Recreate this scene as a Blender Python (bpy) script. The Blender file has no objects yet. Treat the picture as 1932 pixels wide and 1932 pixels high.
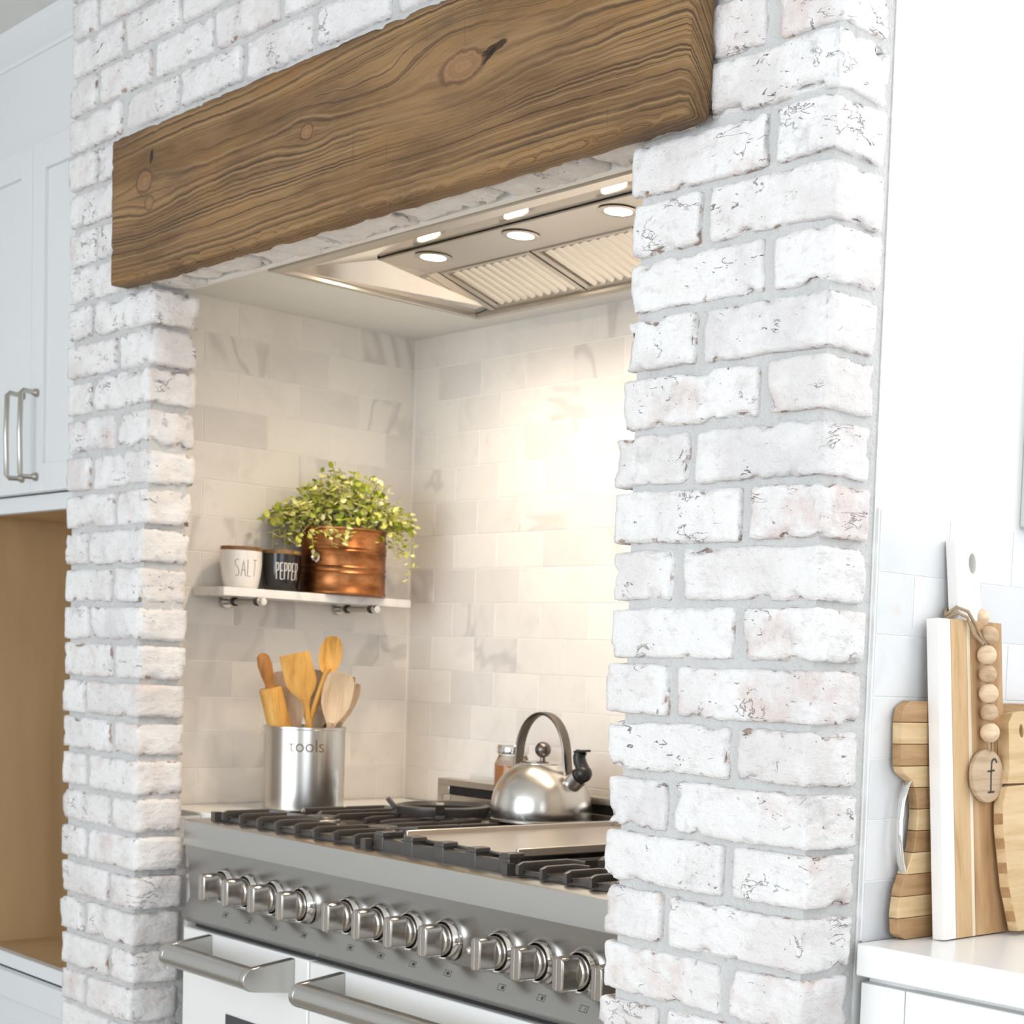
import bpy, math, random
from mathutils import Vector, Matrix, noise
random.seed(7)
PI = math.pi
scene = bpy.context.scene
COL = scene.collection

# ------------------------------------------------------------------ camera, world, exposure
cam_d = bpy.data.cameras.new('camera')
cam = bpy.data.objects.new('camera', cam_d); COL.objects.link(cam); scene.camera = cam
yaw, pitch, roll = (math.radians(a) for a in (42.46329818, -3.73497077, 2.39601202))
fw = Vector((-math.sin(yaw)*math.cos(pitch), math.cos(yaw)*math.cos(pitch), math.sin(pitch)))
rt = fw.cross(Vector((0, 0, 1))).normalized(); up = rt.cross(fw)
r2 = rt*math.cos(roll) + up*math.sin(roll); u2 = up*math.cos(roll) - rt*math.sin(roll)
CAM = Vector((2.2, -1.33, 1.235))
cam.matrix_world = Matrix(((r2.x, u2.x, -fw.x, CAM.x), (r2.y, u2.y, -fw.y, CAM.y), (r2.z, u2.z, -fw.z, CAM.z), (0, 0, 0, 1)))
cam_d.sensor_width = 36; cam_d.lens = 36*3060.275/1932
cam_d.shift_x = (966-1530.14)/1932; cam_d.shift_y = (1478.756-966)/1932
cam_d.clip_start = .05; cam_d.clip_end = 60
cam_d.dof.use_dof = True; cam_d.dof.focus_distance = 1.85; cam_d.dof.aperture_fstop = 13

world = bpy.data.worlds.new('World'); scene.world = world; world.use_nodes = True
bg = world.node_tree.nodes['Background']
bg.inputs[0].default_value = (.80, .89, 1, 1); bg.inputs[1].default_value = .8
vs = scene.view_settings
vs.view_transform = 'Standard'; vs.look = 'None'; vs.gamma = 1; vs.use_curve_mapping = False
vs.exposure = 0.56

def area(name, loc, target, sx, sy, watts, col=(1, 1, 1)):
    l = bpy.data.lights.new(name, 'AREA'); l.shape = 'RECTANGLE'; l.size = sx; l.size_y = sy; l.energy = watts; l.color = col
    o = bpy.data.objects.new(name, l); COL.objects.link(o); o.location = loc
    o.rotation_euler = (Vector(target)-Vector(loc)).to_track_quat('-Z', 'Y').to_euler()
    return o
# daylight coming in through the room's windows (window openings are built further down)
area('daylight_right_window', (4.52, -1.6, 1.55), (0, -1.6, 1.55), 3.0, 1.9, 23, (.88, .94, 1))
area('daylight_rear_window', (1.0, -4.52, 1.5), (1.0, 0, 1.5), 3.4, 2.0, 79, (.87, .935, 1))
area('daylight_sink_window', (1.72, .72, 1.93), (1.60, -1.0, 1.80), 1.1, .84, 7, (1, .985, .96))

# ------------------------------------------------------------------ node helpers
class NT:
    def __init__(s, name):
        s.m = bpy.data.materials.new(name); s.m.use_nodes = True; s.t = s.m.node_tree; s.t.nodes.clear()
        s.out = s.t.nodes.new('ShaderNodeOutputMaterial'); s.b = s.t.nodes.new('ShaderNodeBsdfPrincipled')
        s.t.links.new(s.b.outputs[0], s.out.inputs[0])
    def n(s, typ, **k):
        x = s.t.nodes.new(typ)
        for a, v in k.items(): setattr(x, a, v)
        return x
    def put(s, sock, v):
        if isinstance(v, bpy.types.NodeSocket): s.t.links.new(v, sock)
        elif isinstance(v, (tuple, list)) and len(v) == 3 and sock.type == 'RGBA': sock.default_value = (*v, 1)
        else: sock.default_value = v
    def math(s, op, a, b=None, c=None, clamp=False):
        x = s.n('ShaderNodeMath', operation=op, use_clamp=clamp); s.put(x.inputs[0], a)
        if b is not None: s.put(x.inputs[1], b)
        if c is not None: s.put(x.inputs[2], c)
        return x.outputs[0]
    def vmath(s, op, a, b=None):
        x = s.n('ShaderNodeVectorMath', operation=op); s.put(x.inputs[0], a)
        if b is not None: s.put(x.inputs[1], b)
        return x.outputs[0]
    def coord(s, k='Object'): return s.n('ShaderNodeTexCoord').outputs[k]
    def rand(s): return s.n('ShaderNodeObjectInfo').outputs['Random']
    def scale(s, v, sc): return s.vmath('MULTIPLY', v, sc)
    def noise(s, v, sc, det=3, rough=.55, dist=0, out=0):
        x = s.n('ShaderNodeTexNoise'); s.put(x.inputs['Vector'], v); x.inputs['Scale'].default_value = sc
        x.inputs['Detail'].default_value = det; x.inputs['Roughness'].default_value = rough; x.inputs['Distortion'].default_value = dist
        return x.outputs[out]
    def noise1(s, w, det=3, rough=.6):
        x = s.n('ShaderNodeTexNoise', noise_dimensions='1D'); s.put(x.inputs['W'], w); x.inputs['Scale'].default_value = 1
        x.inputs['Detail'].default_value = det; x.inputs['Roughness'].default_value = rough
        return x.outputs[0]
    def step(s, v, lo, hi):
        x = s.n('ShaderNodeMapRange', interpolation_type='SMOOTHSTEP'); s.put(x.inputs[0], v)
        x.inputs[1].default_value = lo; x.inputs[2].default_value = hi
        return x.outputs[0]
    def ramp(s, v, stops):
        x = s.n('ShaderNodeValToRGB'); s.put(x.inputs[0], v); e = x.color_ramp.elements
        while len(e) < len(stops): e.new(.5)
        for i, (p, c) in enumerate(stops): e[i].position = p; e[i].color = (*c, 1)
        return x.outputs[0]
    def mix(s, f, a, b, mode='MIX'):
        x = s.n('ShaderNodeMix', data_type='RGBA', blend_type=mode)
        s.put(x.inputs[0], f); s.put(x.inputs[6], a); s.put(x.inputs[7], b)
        return x.outputs[2]
    def bump(s, h, st=.3, dist=.002, normal=None):
        x = s.n('ShaderNodeBump'); s.put(x.inputs['Height'], h); x.inputs['Strength'].default_value = st; x.inputs['Distance'].default_value = dist
        if normal is not None: s.put(x.inputs['Normal'], normal)
        s.put(s.b.inputs['Normal'], x.outputs[0]); return x.outputs[0]
    def set(s, **k):
        names = dict(col='Base Color', rough='Roughness', metal='Metallic', spec='Specular IOR Level', trans='Transmission Weight', ior='IOR',
                     emc='Emission Color', ems='Emission Strength', coat='Coat Weight', sss='Subsurface Weight', aniso='Anisotropic')
        for a, v in k.items(): s.put(s.b.inputs[names[a]], v)
        return s

def flat(name, col, rough=.5, metal=0, var=.04, sc=9, bump=0, **k):
    t = NT(name); v = t.coord(); nz = t.noise(v, sc, 4)
    c2 = tuple(max(0, c*(1-var*2)) for c in col)
    t.set(col=t.mix(nz, c2, col), rough=rough, metal=metal, **k)
    if bump: t.bump(t.noise(v, sc*14, 3), bump, .001)
    return t.m

# ------------------------------------------------------------------ materials
def mat_brick():
    t = NT('whitewashed_brick'); r = t.rand()
    off = t.n('ShaderNodeCombineXYZ'); t.put(off.inputs[0], t.math('MULTIPLY', r, 91)); t.put(off.inputs[1], t.math('MULTIPLY', r, 47)); t.put(off.inputs[2], t.math('MULTIPLY', r, 23))
    v = t.vmath('ADD', t.coord(), off.outputs[0])
    big = t.noise(v, 9, 4, .6)
    tint = t.ramp(t.math('FRACT', t.math('MULTIPLY', r, 7.31)), [(0, (.70, .675, .665)), (.3, (.73, .70, .69)), (.55, (.78, .765, .76)), (.8, (.74, .71, .705)), (1, (.68, .665, .67))])
    c = t.mix(t.step(big, .38, .62), tint, (.82, .81, .805))
    pink = t.noise(v, 14, 4, .62)
    amt = t.math('MULTIPLY', t.step(pink, .50, .70), t.step(t.math('FRACT', t.math('MULTIPLY', r, 3.77)), .3, 1))
    c = t.mix(t.math('MULTIPLY', amt, .55), c, (.62, .47, .42))
    grey = t.step(t.math('ADD', t.noise(v, 20, 6, .72), t.math('MULTIPLY', t.math('SUBTRACT', t.math('FRACT', t.math('MULTIPLY', r, 13.1)), .5), .12)), .58, .74)
    c = t.mix(t.math('MULTIPLY', grey, .5), c, (.42, .42, .44))
    mott = t.step(t.noise(t.scale(v, (1, 1, 2.0)), 38, 5, .7), .52, .68)
    c = t.mix(t.math('MULTIPLY', mott, .45), c, (.58, .53, .53))
    sp = t.scale(v, (1, 1, 2.6))
    pits = t.step(t.math('ADD', t.noise(sp, 46, 5, .65, 1.2), t.math('MULTIPLY', t.math('SUBTRACT', t.noise(v, 7, 2), .5), .22)), .67, .72)
    c = t.mix(t.math('MULTIPLY', pits, .62), c, (.22, .155, .125))
    cl_ = t.math('ABSOLUTE', t.math('SUBTRACT', t.noise(t.scale(v, (1, 1, 2.2)), 17, 5, .62, .6), .5))
    crack = t.math('MULTIPLY', t.step(cl_, .012, .002), t.step(t.noise(v, 15, 2), .60, .68))
    c = t.mix(t.math('MULTIPLY', crack, .42), c, (.35, .24, .195))
    fine = t.step(t.noise(t.scale(v, (1, 1, 1.8)), 150, 4, .7), .60, .74)
    c = t.mix(t.math('MULTIPLY', fine, .30), c, (.45, .40, .38))
    at = t.n('ShaderNodeAttribute', attribute_name='chip').outputs['Fac']
    ch = t.step(t.math('ADD', at, t.math('MULTIPLY', t.math('SUBTRACT', t.noise(v, 60, 4, .65), .5), 1.5)), .52, .76)
    c = t.mix(t.math('MULTIPLY', ch, .8), c, t.ramp(t.noise(v, 34, 3), [(.3, (.13, .08, .06)), (.5, (.30, .18, .13)), (.62, (.45, .27, .19)), (.75, (.60, .53, .49))]))
    t.set(col=c, rough=.86, spec=.25)
    h = t.math('SUBTRACT', t.math('ADD', t.noise(v, 60, 5, .65), t.math('MULTIPLY', t.noise(t.scale(v, (1, 1, 2.2)), 28, 4, .6), 1.3)), t.math('MULTIPLY', t.math('MAXIMUM', pits, crack), 1.2))
    t.bump(h, 1.0, .0032)
    return t.m
M = {}
M['brick'] = mat_brick()
def mat_mortar():
    t = NT('grey_mortar'); v = t.coord(); n1 = t.noise(v, 11, 4); n2 = t.noise(v, 90, 4, .7)
    c = t.mix(n1, (.54, .54, .535), (.66, .655, .645)); c = t.mix(t.step(n2, .62, .75), c, (.42, .41, .39))
    t.set(col=c, rough=.95, spec=.15); t.bump(t.math('ADD', n2, t.noise(v, 28, 3)), 1.0, .005); return t.m
M['mortar'] = mat_mortar()

KNOTS = [(.329, 2.028, .15, .060, .92), (-.06, 2.016, .07, .028, .7), (-.575, 2.01, .11, .045, .75), (.60, 2.02, .07, .03, .4), (.12, 2.07, .16, .045, .55)]
CORES = [(.335, 2.026, .052, .021), (-.058, 2.016, .018, .012), (-.587, 2.035, .030, .020), (-.568, 1.995, .018, .012)]
def mat_beam():
    t = NT('weathered_pine_beam'); v = t.coord(); sx = t.n('ShaderNodeSeparateXYZ'); t.put(sx.inputs[0], v); x, y, z = sx.outputs
    f = t.math('ADD', z, t.math('MULTIPLY', t.math('SUBTRACT', t.noise(t.scale(v, (.9, 1, 3)), 1, 2), .5), .050))
    f = t.math('ADD', f, t.math('MULTIPLY', t.math('SUBTRACT', t.noise(t.scale(v, (6, 6, 16)), 1, 2), .5), .006))
    f = t.math('ADD', f, t.math('MULTIPLY', y, 1.6))
    for i_, (kx, kz, a, b, c) in enumerate(KNOTS):
        dx = t.math('DIVIDE', t.math('SUBTRACT', x, kx), a); dz0 = t.math('SUBTRACT', z, kz); dz = t.math('DIVIDE', dz0, b)
        d2 = t.math('ADD', t.math('MULTIPLY', dx, dx), t.math('MULTIPLY', dz, dz))
        g = t.math('EXPONENT', t.math('MULTIPLY', d2, -1))
        f = t.math('SUBTRACT', f, t.math('MULTIPLY', t.math('MULTIPLY', g, dz0), c))
    g1 = t.noise1(t.math('MULTIPLY', f, 185), 4, .62)
    g2 = t.noise1(t.math('MULTIPLY', f, 330), 2, .5)
    grain = t.math('ADD', t.math('MULTIPLY', g1, .75), t.math('MULTIPLY', g2, .25))
    msk = t.math('ADD', .30, t.math('MULTIPLY', t.step(t.noise(t.scale(v, (1.7, 1, 8)), 1, 2, .5), .36, .56), .70))
    base = t.mix(t.step(t.noise(t.scale(v, (2.4, 2, 12)), 1, 4, .6), .36, .64), (.185, .110, .056), (.315, .200, .100))
    warm = t.noise(t.scale(v, (3.0, 4, 8)), 1.3, 3)
    base = t.mix(t.math('MULTIPLY', t.step(warm, .50, .70), .5), base, (.34, .190, .068))
    cool = t.noise(t.scale(v, (2.6, 4, 15)), 1.7, 3)
    base = t.mix(t.math('MULTIPLY', t.step(cool, .56, .72), .55), base, (.130, .088, .066))
    dark = t.math('MULTIPLY', t.step(grain, .485, .41), msk)
    lite = t.math('MULTIPLY', t.step(grain, .535, .60), msk)
    c = t.mix(t.math('MULTIPLY', dark, .82), base, (.060, .037, .026))
    c = t.mix(t.math('MULTIPLY', lite, .50), c, (.44, .310, .185))
    fib = t.noise(t.scale(v, (14, 60, 260)), 1, 3, .6)
    c = t.mix(t.math('MULTIPLY', t.step(fib, .5, .75), .28), c, (.42, .30, .19))
    c = t.mix(t.math('MULTIPLY', t.step(fib, .48, .25), .25), c, (.10, .065, .045))
    saw = t.noise(t.scale(v, (150, 40, 9)), 1, 2, .5)
    c = t.mix(t.math('MULTIPLY', t.step(saw, .66, .76), .30), c, (.10, .065, .05))
    hh = grain
    for i, (kx, kz, a, b) in enumerate(CORES):
        dx = t.math('DIVIDE', t.math('SUBTRACT', x, kx), a); dz = t.math('DIVIDE', t.math('SUBTRACT', z, kz), b)
        d = t.math('SQRT', t.math('ADD', t.math('MULTIPLY', dx, dx), t.math('MULTIPLY', dz, dz)))
        d = t.math('ADD', d, t.math('MULTIPLY', t.math('SUBTRACT', t.noise(v, 55, 3), .5), .5))
        ring = t.noise1(t.math('MULTIPLY', d, 6), 3, .6)
        kc = t.ramp(ring, [(.25, (.16, .085, .05)), (.5, (.31, .18, .10)), (.75, (.43, .27, .165))])
        c = t.mix(t.math('MULTIPLY', t.step(d, 1.0, .82), .85), c, kc)
        rim = t.math('MULTIPLY', t.step(d, .72, .9), t.step(d, 1.16, .96))
        c = t.mix(t.math('MULTIPLY', rim, .6), c, (.09, .05, .032))
    # split at the knot and the nail hole near one end
    for (hx, hz, a, b, ang) in ((.405, 2.034, .030, .006, .15), (.395, 2.026, .020, .004, .5), (-.561, 2.072, .007, .013, -.3)):
        ca, sa = math.cos(ang), math.sin(ang)
        px = t.math('SUBTRACT', x, hx); pz = t.math('SUBTRACT', z, hz)
        ux = t.math('DIVIDE', t.math('ADD', t.math('MULTIPLY', px, ca), t.math('MULTIPLY', pz, sa)), a)
        uz = t.math('DIVIDE', t.math('SUBTRACT', t.math('MULTIPLY', pz, ca), t.math('MULTIPLY', px, sa)), b)
        d = t.math('ADD', t.math('SQRT', t.math('ADD', t.math('MULTIPLY', ux, ux), t.math('MULTIPLY', uz, uz))), t.math('SUBTRACT', t.noise(v, 90, 3), .5))
        k = t.step(d, 1, .6); c = t.mix(t.math('MULTIPLY', k, .9), c, (.022, .014, .01)); hh = t.math('SUBTRACT', hh, k)
    c = t.mix(1.0, c, (.93, .86, .74), 'MULTIPLY')
    t.set(col=c, rough=.62, spec=.3)
    t.bump(t.math('ADD', hh, t.math('MULTIPLY', fib, .25)), .9, .0045); return t.m
M['beam'] = mat_beam()

def mat_marble(name, base, alt, vein, warm=0):
    t = NT(name); r = t.rand()
    off = t.n('ShaderNodeCombineXYZ'); t.put(off.inputs[0], t.math('MULTIPLY', r, 53)); t.put(off.inputs[1], t.math('MULTIPLY', r, 31)); t.put(off.inputs[2], t.math('MULTIPLY', r, 17))
    v = t.vmath('ADD', t.coord(), off.outputs[0])
    c = t.mix(t.math('POWER', t.math('FRACT', t.math('MULTIPLY', r, 5.13)), 1.6), base, alt)
    cl = t.noise(v, 11, 4, .6, .8); c = t.mix(t.math('MULTIPLY', t.step(cl, .45, .75), .35), c, tuple(x*.86 for x in alt))
    vn = t.math('ABSOLUTE', t.math('SUBTRACT', t.noise(t.scale(v, (1, 1, .75)), 3.4, 3, .55, .9), .5))
    on = t.step(t.math('FRACT', t.math('MULTIPLY', r, 11.7)), .80, .84)
    c = t.mix(t.math('MULTIPLY', t.math('MULTIPLY', t.step(vn, .045, 0), on), .34), c, vein)
    rust = t.math('MULTIPLY', t.step(t.noise(v, 16, 3), .60, .74), t.step(t.math('FRACT', t.math('MULTIPLY', r, 17.3)), .70, .8))
    c = t.mix(t.math('MULTIPLY', rust, .45), c, (.70, .50, .33))
    t.set(col=c, rough=.24, spec=.4); return t.m
M['tile'] = mat_marble('cream_marble_tile', (.85, .815, .765), (.74, .705, .675), (.36, .34, .34))
M['tile_white'] = mat_marble('white_marble_tile', (.78, .78, .785), (.68, .69, .71), (.52, .53, .55))
M['shelf_marble'] = mat_marble('shelf_marble', (.86, .84, .81), (.78, .76, .74), (.5, .49, .48))
M['grout'] = flat('cream_grout', (.93, .90, .86), .9)
M['grout_white'] = flat('white_grout', (.88, .88, .87), .9)
M['white_paint'] = flat('white_wall_paint', (.87, .87, .86), .7, bump=.05)
M['ceiling_paint'] = flat('ceiling_paint', (.80, .795, .77), .85)
M['cab_paint'] = flat('white_cabinet_paint', (.80, .815, .825), .42, var=.01)
M['cab_paint_white'] = flat('bright_white_cabinet_paint', (.86, .86, .85), .42, var=.01)
M['trim_grey'] = flat('grey_casing_paint', (.66, .65, .63), .5)
M['enamel'] = flat('white_oven_enamel', (.84, .835, .82), .22, var=.01, coat=.3)
M['quartz'] = flat('white_quartz', (.88, .875, .86), .22, var=.02)

def mat_steel(name, col, rough, axis=(1, 60, 400), st=.12, var=.10):
    t = NT(name); v = t.coord(); n = t.noise(t.scale(v, axis), 1, 3, .6)
    t.set(col=t.mix(n, tuple(c*(1-var) for c in col), col), metal=1, rough=t.math('ADD', t.math('MULTIPLY', n, .10), rough-.05))
    t.bump(n, st, .0004); return t.m
M['steel'] = mat_steel('brushed_stainless', (.53, .52, .50), .25, (3, 60, 500), .02, .04)
M['steel_panel'] = mat_steel('brushed_control_panel', (.37, .36, .345), .24, (3, 60, 500), .02, .04)
M['steel_hood'] = mat_steel('hood_stainless', (.60, .56, .51), .30, (3, 300, 300), .03, .04)
M['steel_mirror'] = mat_steel('polished_hood_steel', (.80, .76, .71), .10, (3, 60, 60), .02, .02)
M['steel_v'] = mat_steel('spun_stainless', (.66, .645, .62), .24, (2, 2, 2), .0)
M['kettle'] = mat_steel('kettle_steel', (.66, .635, .60), .25, (2, 2, 90), .05)
M['baffle'] = mat_steel('baffle_steel', (.86, .82, .76), .38, (300, 3, 300), .03, .03)
M['nickel'] = mat_steel('satin_nickel', (.56, .53, .49), .26, (200, 200, 3), .05)
M['knob_steel'] = mat_steel('knob_steel', (.47, .435, .395), .24, (3, 60, 300), .05)
M['chrome'] = mat_steel('polished_chrome', (.80, .79, .77), .07, (3, 3, 3), 0)
M['dark_steel'] = mat_steel('pewter_steel', (.19, .165, .145), .32, (3, 3, 80), .05)
M['iron'] = flat('cast_iron', (.066, .056, .049), .34, 0, .25, 40, .2, spec=.8)
M['griddle'] = mat_steel('griddle_steel', (.60, .55, .50), .36, (300, 4, 300), .08)
M['black'] = flat('black_plastic', (.016, .015, .015), .35)
M['slot'] = flat('dark_vent_slot', (.012, .010, .009), .6)
M['ink'] = flat('dark_print', (.035, .033, .032), .5)
M['glass'] = flat('dark_oven_glass', (.015, .017, .02), .06, 0, 0, spec=.7)
M['black_glaze'] = flat('black_glaze', (.014, .014, .016), .16, var=0, spec=.6)
M['white_glaze'] = flat('white_glaze', (.86, .83, .80), .16, var=.01, spec=.6)
M['print_white'] = flat('white_print', (.86, .82, .78), .5)
M['print_grey'] = flat('grey_print', (.20, .18, .17), .5)
M['twine'] = flat('jute_twine', (.52, .38, .24), .9, 0, .2, 200, .5)
M['twig'] = flat('plant_stem', (.45, .42, .16), .6)
M['floor'] = None; M['tool_print'] = flat('brown_cut_letters', (.17, .085, .04), .5)

def mat_copper():
    t = NT('aged_copper'); v = t.coord(); n = t.noise(t.scale(v, (1, 1, 2.5)), 14, 4, .6)
    c = t.ramp(n, [(.3, (.16, .055, .022)), (.5, (.38, .15, .055)), (.72, (.56, .27, .12))])
    t.set(col=c, metal=1, rough=t.math('ADD', .28, t.math('MULTIPLY', n, .2))); t.bump(t.noise(v, 45, 3), .15, .001); return t.m
M['copper'] = mat_copper()
def mat_wood(name, dark, mid, light, axis=(2, 60, 60), sc=1, rough=.5, st=.15):
    t = NT(name); r = t.rand(); off = t.n('ShaderNodeCombineXYZ')
    for i, k in enumerate((13, 29, 41)): t.put(off.inputs[i], t.math('MULTIPLY', r, k))
    v = t.vmath('ADD', t.coord(), off.outputs[0]); n = t.noise(t.scale(v, axis), sc, 3, .6, .6)
    t.set(col=t.ramp(n, [(.3, dark), (.5, mid), (.72, light)]), rough=rough, spec=.3); t.bump(n, st, .0006); return t.m
M['acacia'] = mat_wood('acacia_strip', (.34, .19, .085), (.50, .30, .15), (.62, .41, .23), (40, 40, 4))
M['acacia_tan'] = mat_wood('tan_wood_strip', (.46, .28, .13), (.60, .40, .21), (.68, .48, .28), (50, 50, 4))
M['cream_wood'] = mat_wood('cream_wood_strip', (.74, .60, .42), (.82, .70, .52), (.86, .76, .60), (50, 50, 4))
M['bamboo'] = mat_wood('bamboo_strip', (.56, .38, .19), (.66, .47, .26), (.74, .56, .34), (30, 6, 60))
M['bamboo_dark'] = mat_wood('dark_bamboo_strip', (.33, .18, .08), (.42, .25, .12), (.52, .33, .17), (30, 6, 60))
M['bead'] = mat_wood('raw_wood_bead', (.60, .43, .27), (.72, .54, .36), (.80, .64, .46), (50, 50, 160))
M['bead_tan'] = mat_wood('tan_wood_bead', (.42, .28, .17), (.54, .38, .24), (.64, .48, .32), (50, 50, 160))
M['tag_wood'] = mat_wood('tag_wood', (.44, .31, .20), (.54, .39, .26), (.60, .45, .31), (20, 10, 160))
M['honey_wood'] = mat_wood('honey_wood', (.46, .22, .045), (.64, .34, .08), (.74, .44, .13), (60, 60, 9))
M['pin_handle'] = mat_wood('rolling_pin_handle_wood', (.30, .12, .03), (.42, .18, .045), (.50, .24, .07), (60, 60, 9))
M['beech'] = mat_wood('pale_beech', (.52, .36, .22), (.64, .46, .30), (.72, .55, .38), (70, 70, 8))
M['beech_grey'] = mat_wood('greyed_beech', (.40, .30, .20), (.52, .40, .27), (.60, .48, .34), (70, 70, 8))
M['lid_wood'] = mat_wood('walnut_lid', (.14, .07, .03), (.26, .14, .06), (.40, .23, .10), (40, 40, 40))
M['ply'] = mat_wood('cabinet_plywood', (.50, .325, .165), (.58, .385, .20), (.63, .43, .23), (6, 6, 1.2), 1, .55, .03)
def mat_floor():
    t = NT('oak_floor'); v = t.coord(); n = t.noise(t.scale(v, (2, 30, 30)), 1, 4)
    t.set(col=t.ramp(n, [(.3, (.46, .40, .33)), (.7, (.60, .54, .46))]), rough=.4); return t.m
M['floor'] = mat_floor()
def mat_leaf():
    t = NT('variegated_leaf'); g = t.n('ShaderNodeNewGeometry').outputs['Random Per Island']
    c = t.ramp(g, [(0, (.26, .37, .03)), (.2, (.44, .53, .05)), (.42, (.66, .68, .12)), (.65, (.84, .79, .28)), (1, (.90, .84, .50))])
    t.set(col=c, rough=.5, spec=.3, sss=.0); return t.m
M['leaf'] = mat_leaf()
def mat_lamp():
    t = NT('hood_lamp_lens'); t.set(col=(1, .95, .85), emc=(1, .86, .66), ems=40.0, rough=.3); return t.m
M['lamp'] = mat_lamp()
def mat_glass(name, col, rough=.02):
    t = NT(name); t.set(col=col, trans=1.0, rough=rough, ior=1.45); return t.m
M['jar_glass'] = mat_glass('clear_jar_glass', (1, .97, .92))
M['amber'] = flat('amber_honey', (.62, .26, .06), .2)
def mat_pane():
    t = NT('window_pane')
    tr = t.n('ShaderNodeBsdfTransparent'); gl = t.n('ShaderNodeBsdfGlossy'); gl.inputs['Roughness'].default_value = .02
    mx = t.n('ShaderNodeMixShader'); mx.inputs[0].default_value = .06
    t.t.links.new(tr.outputs[0], mx.inputs[1]); t.t.links.new(gl.outputs[0], mx.inputs[2]); t.t.links.new(mx.outputs[0], t.out.inputs[0]); return t.m
M['pane'] = mat_pane()

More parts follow.
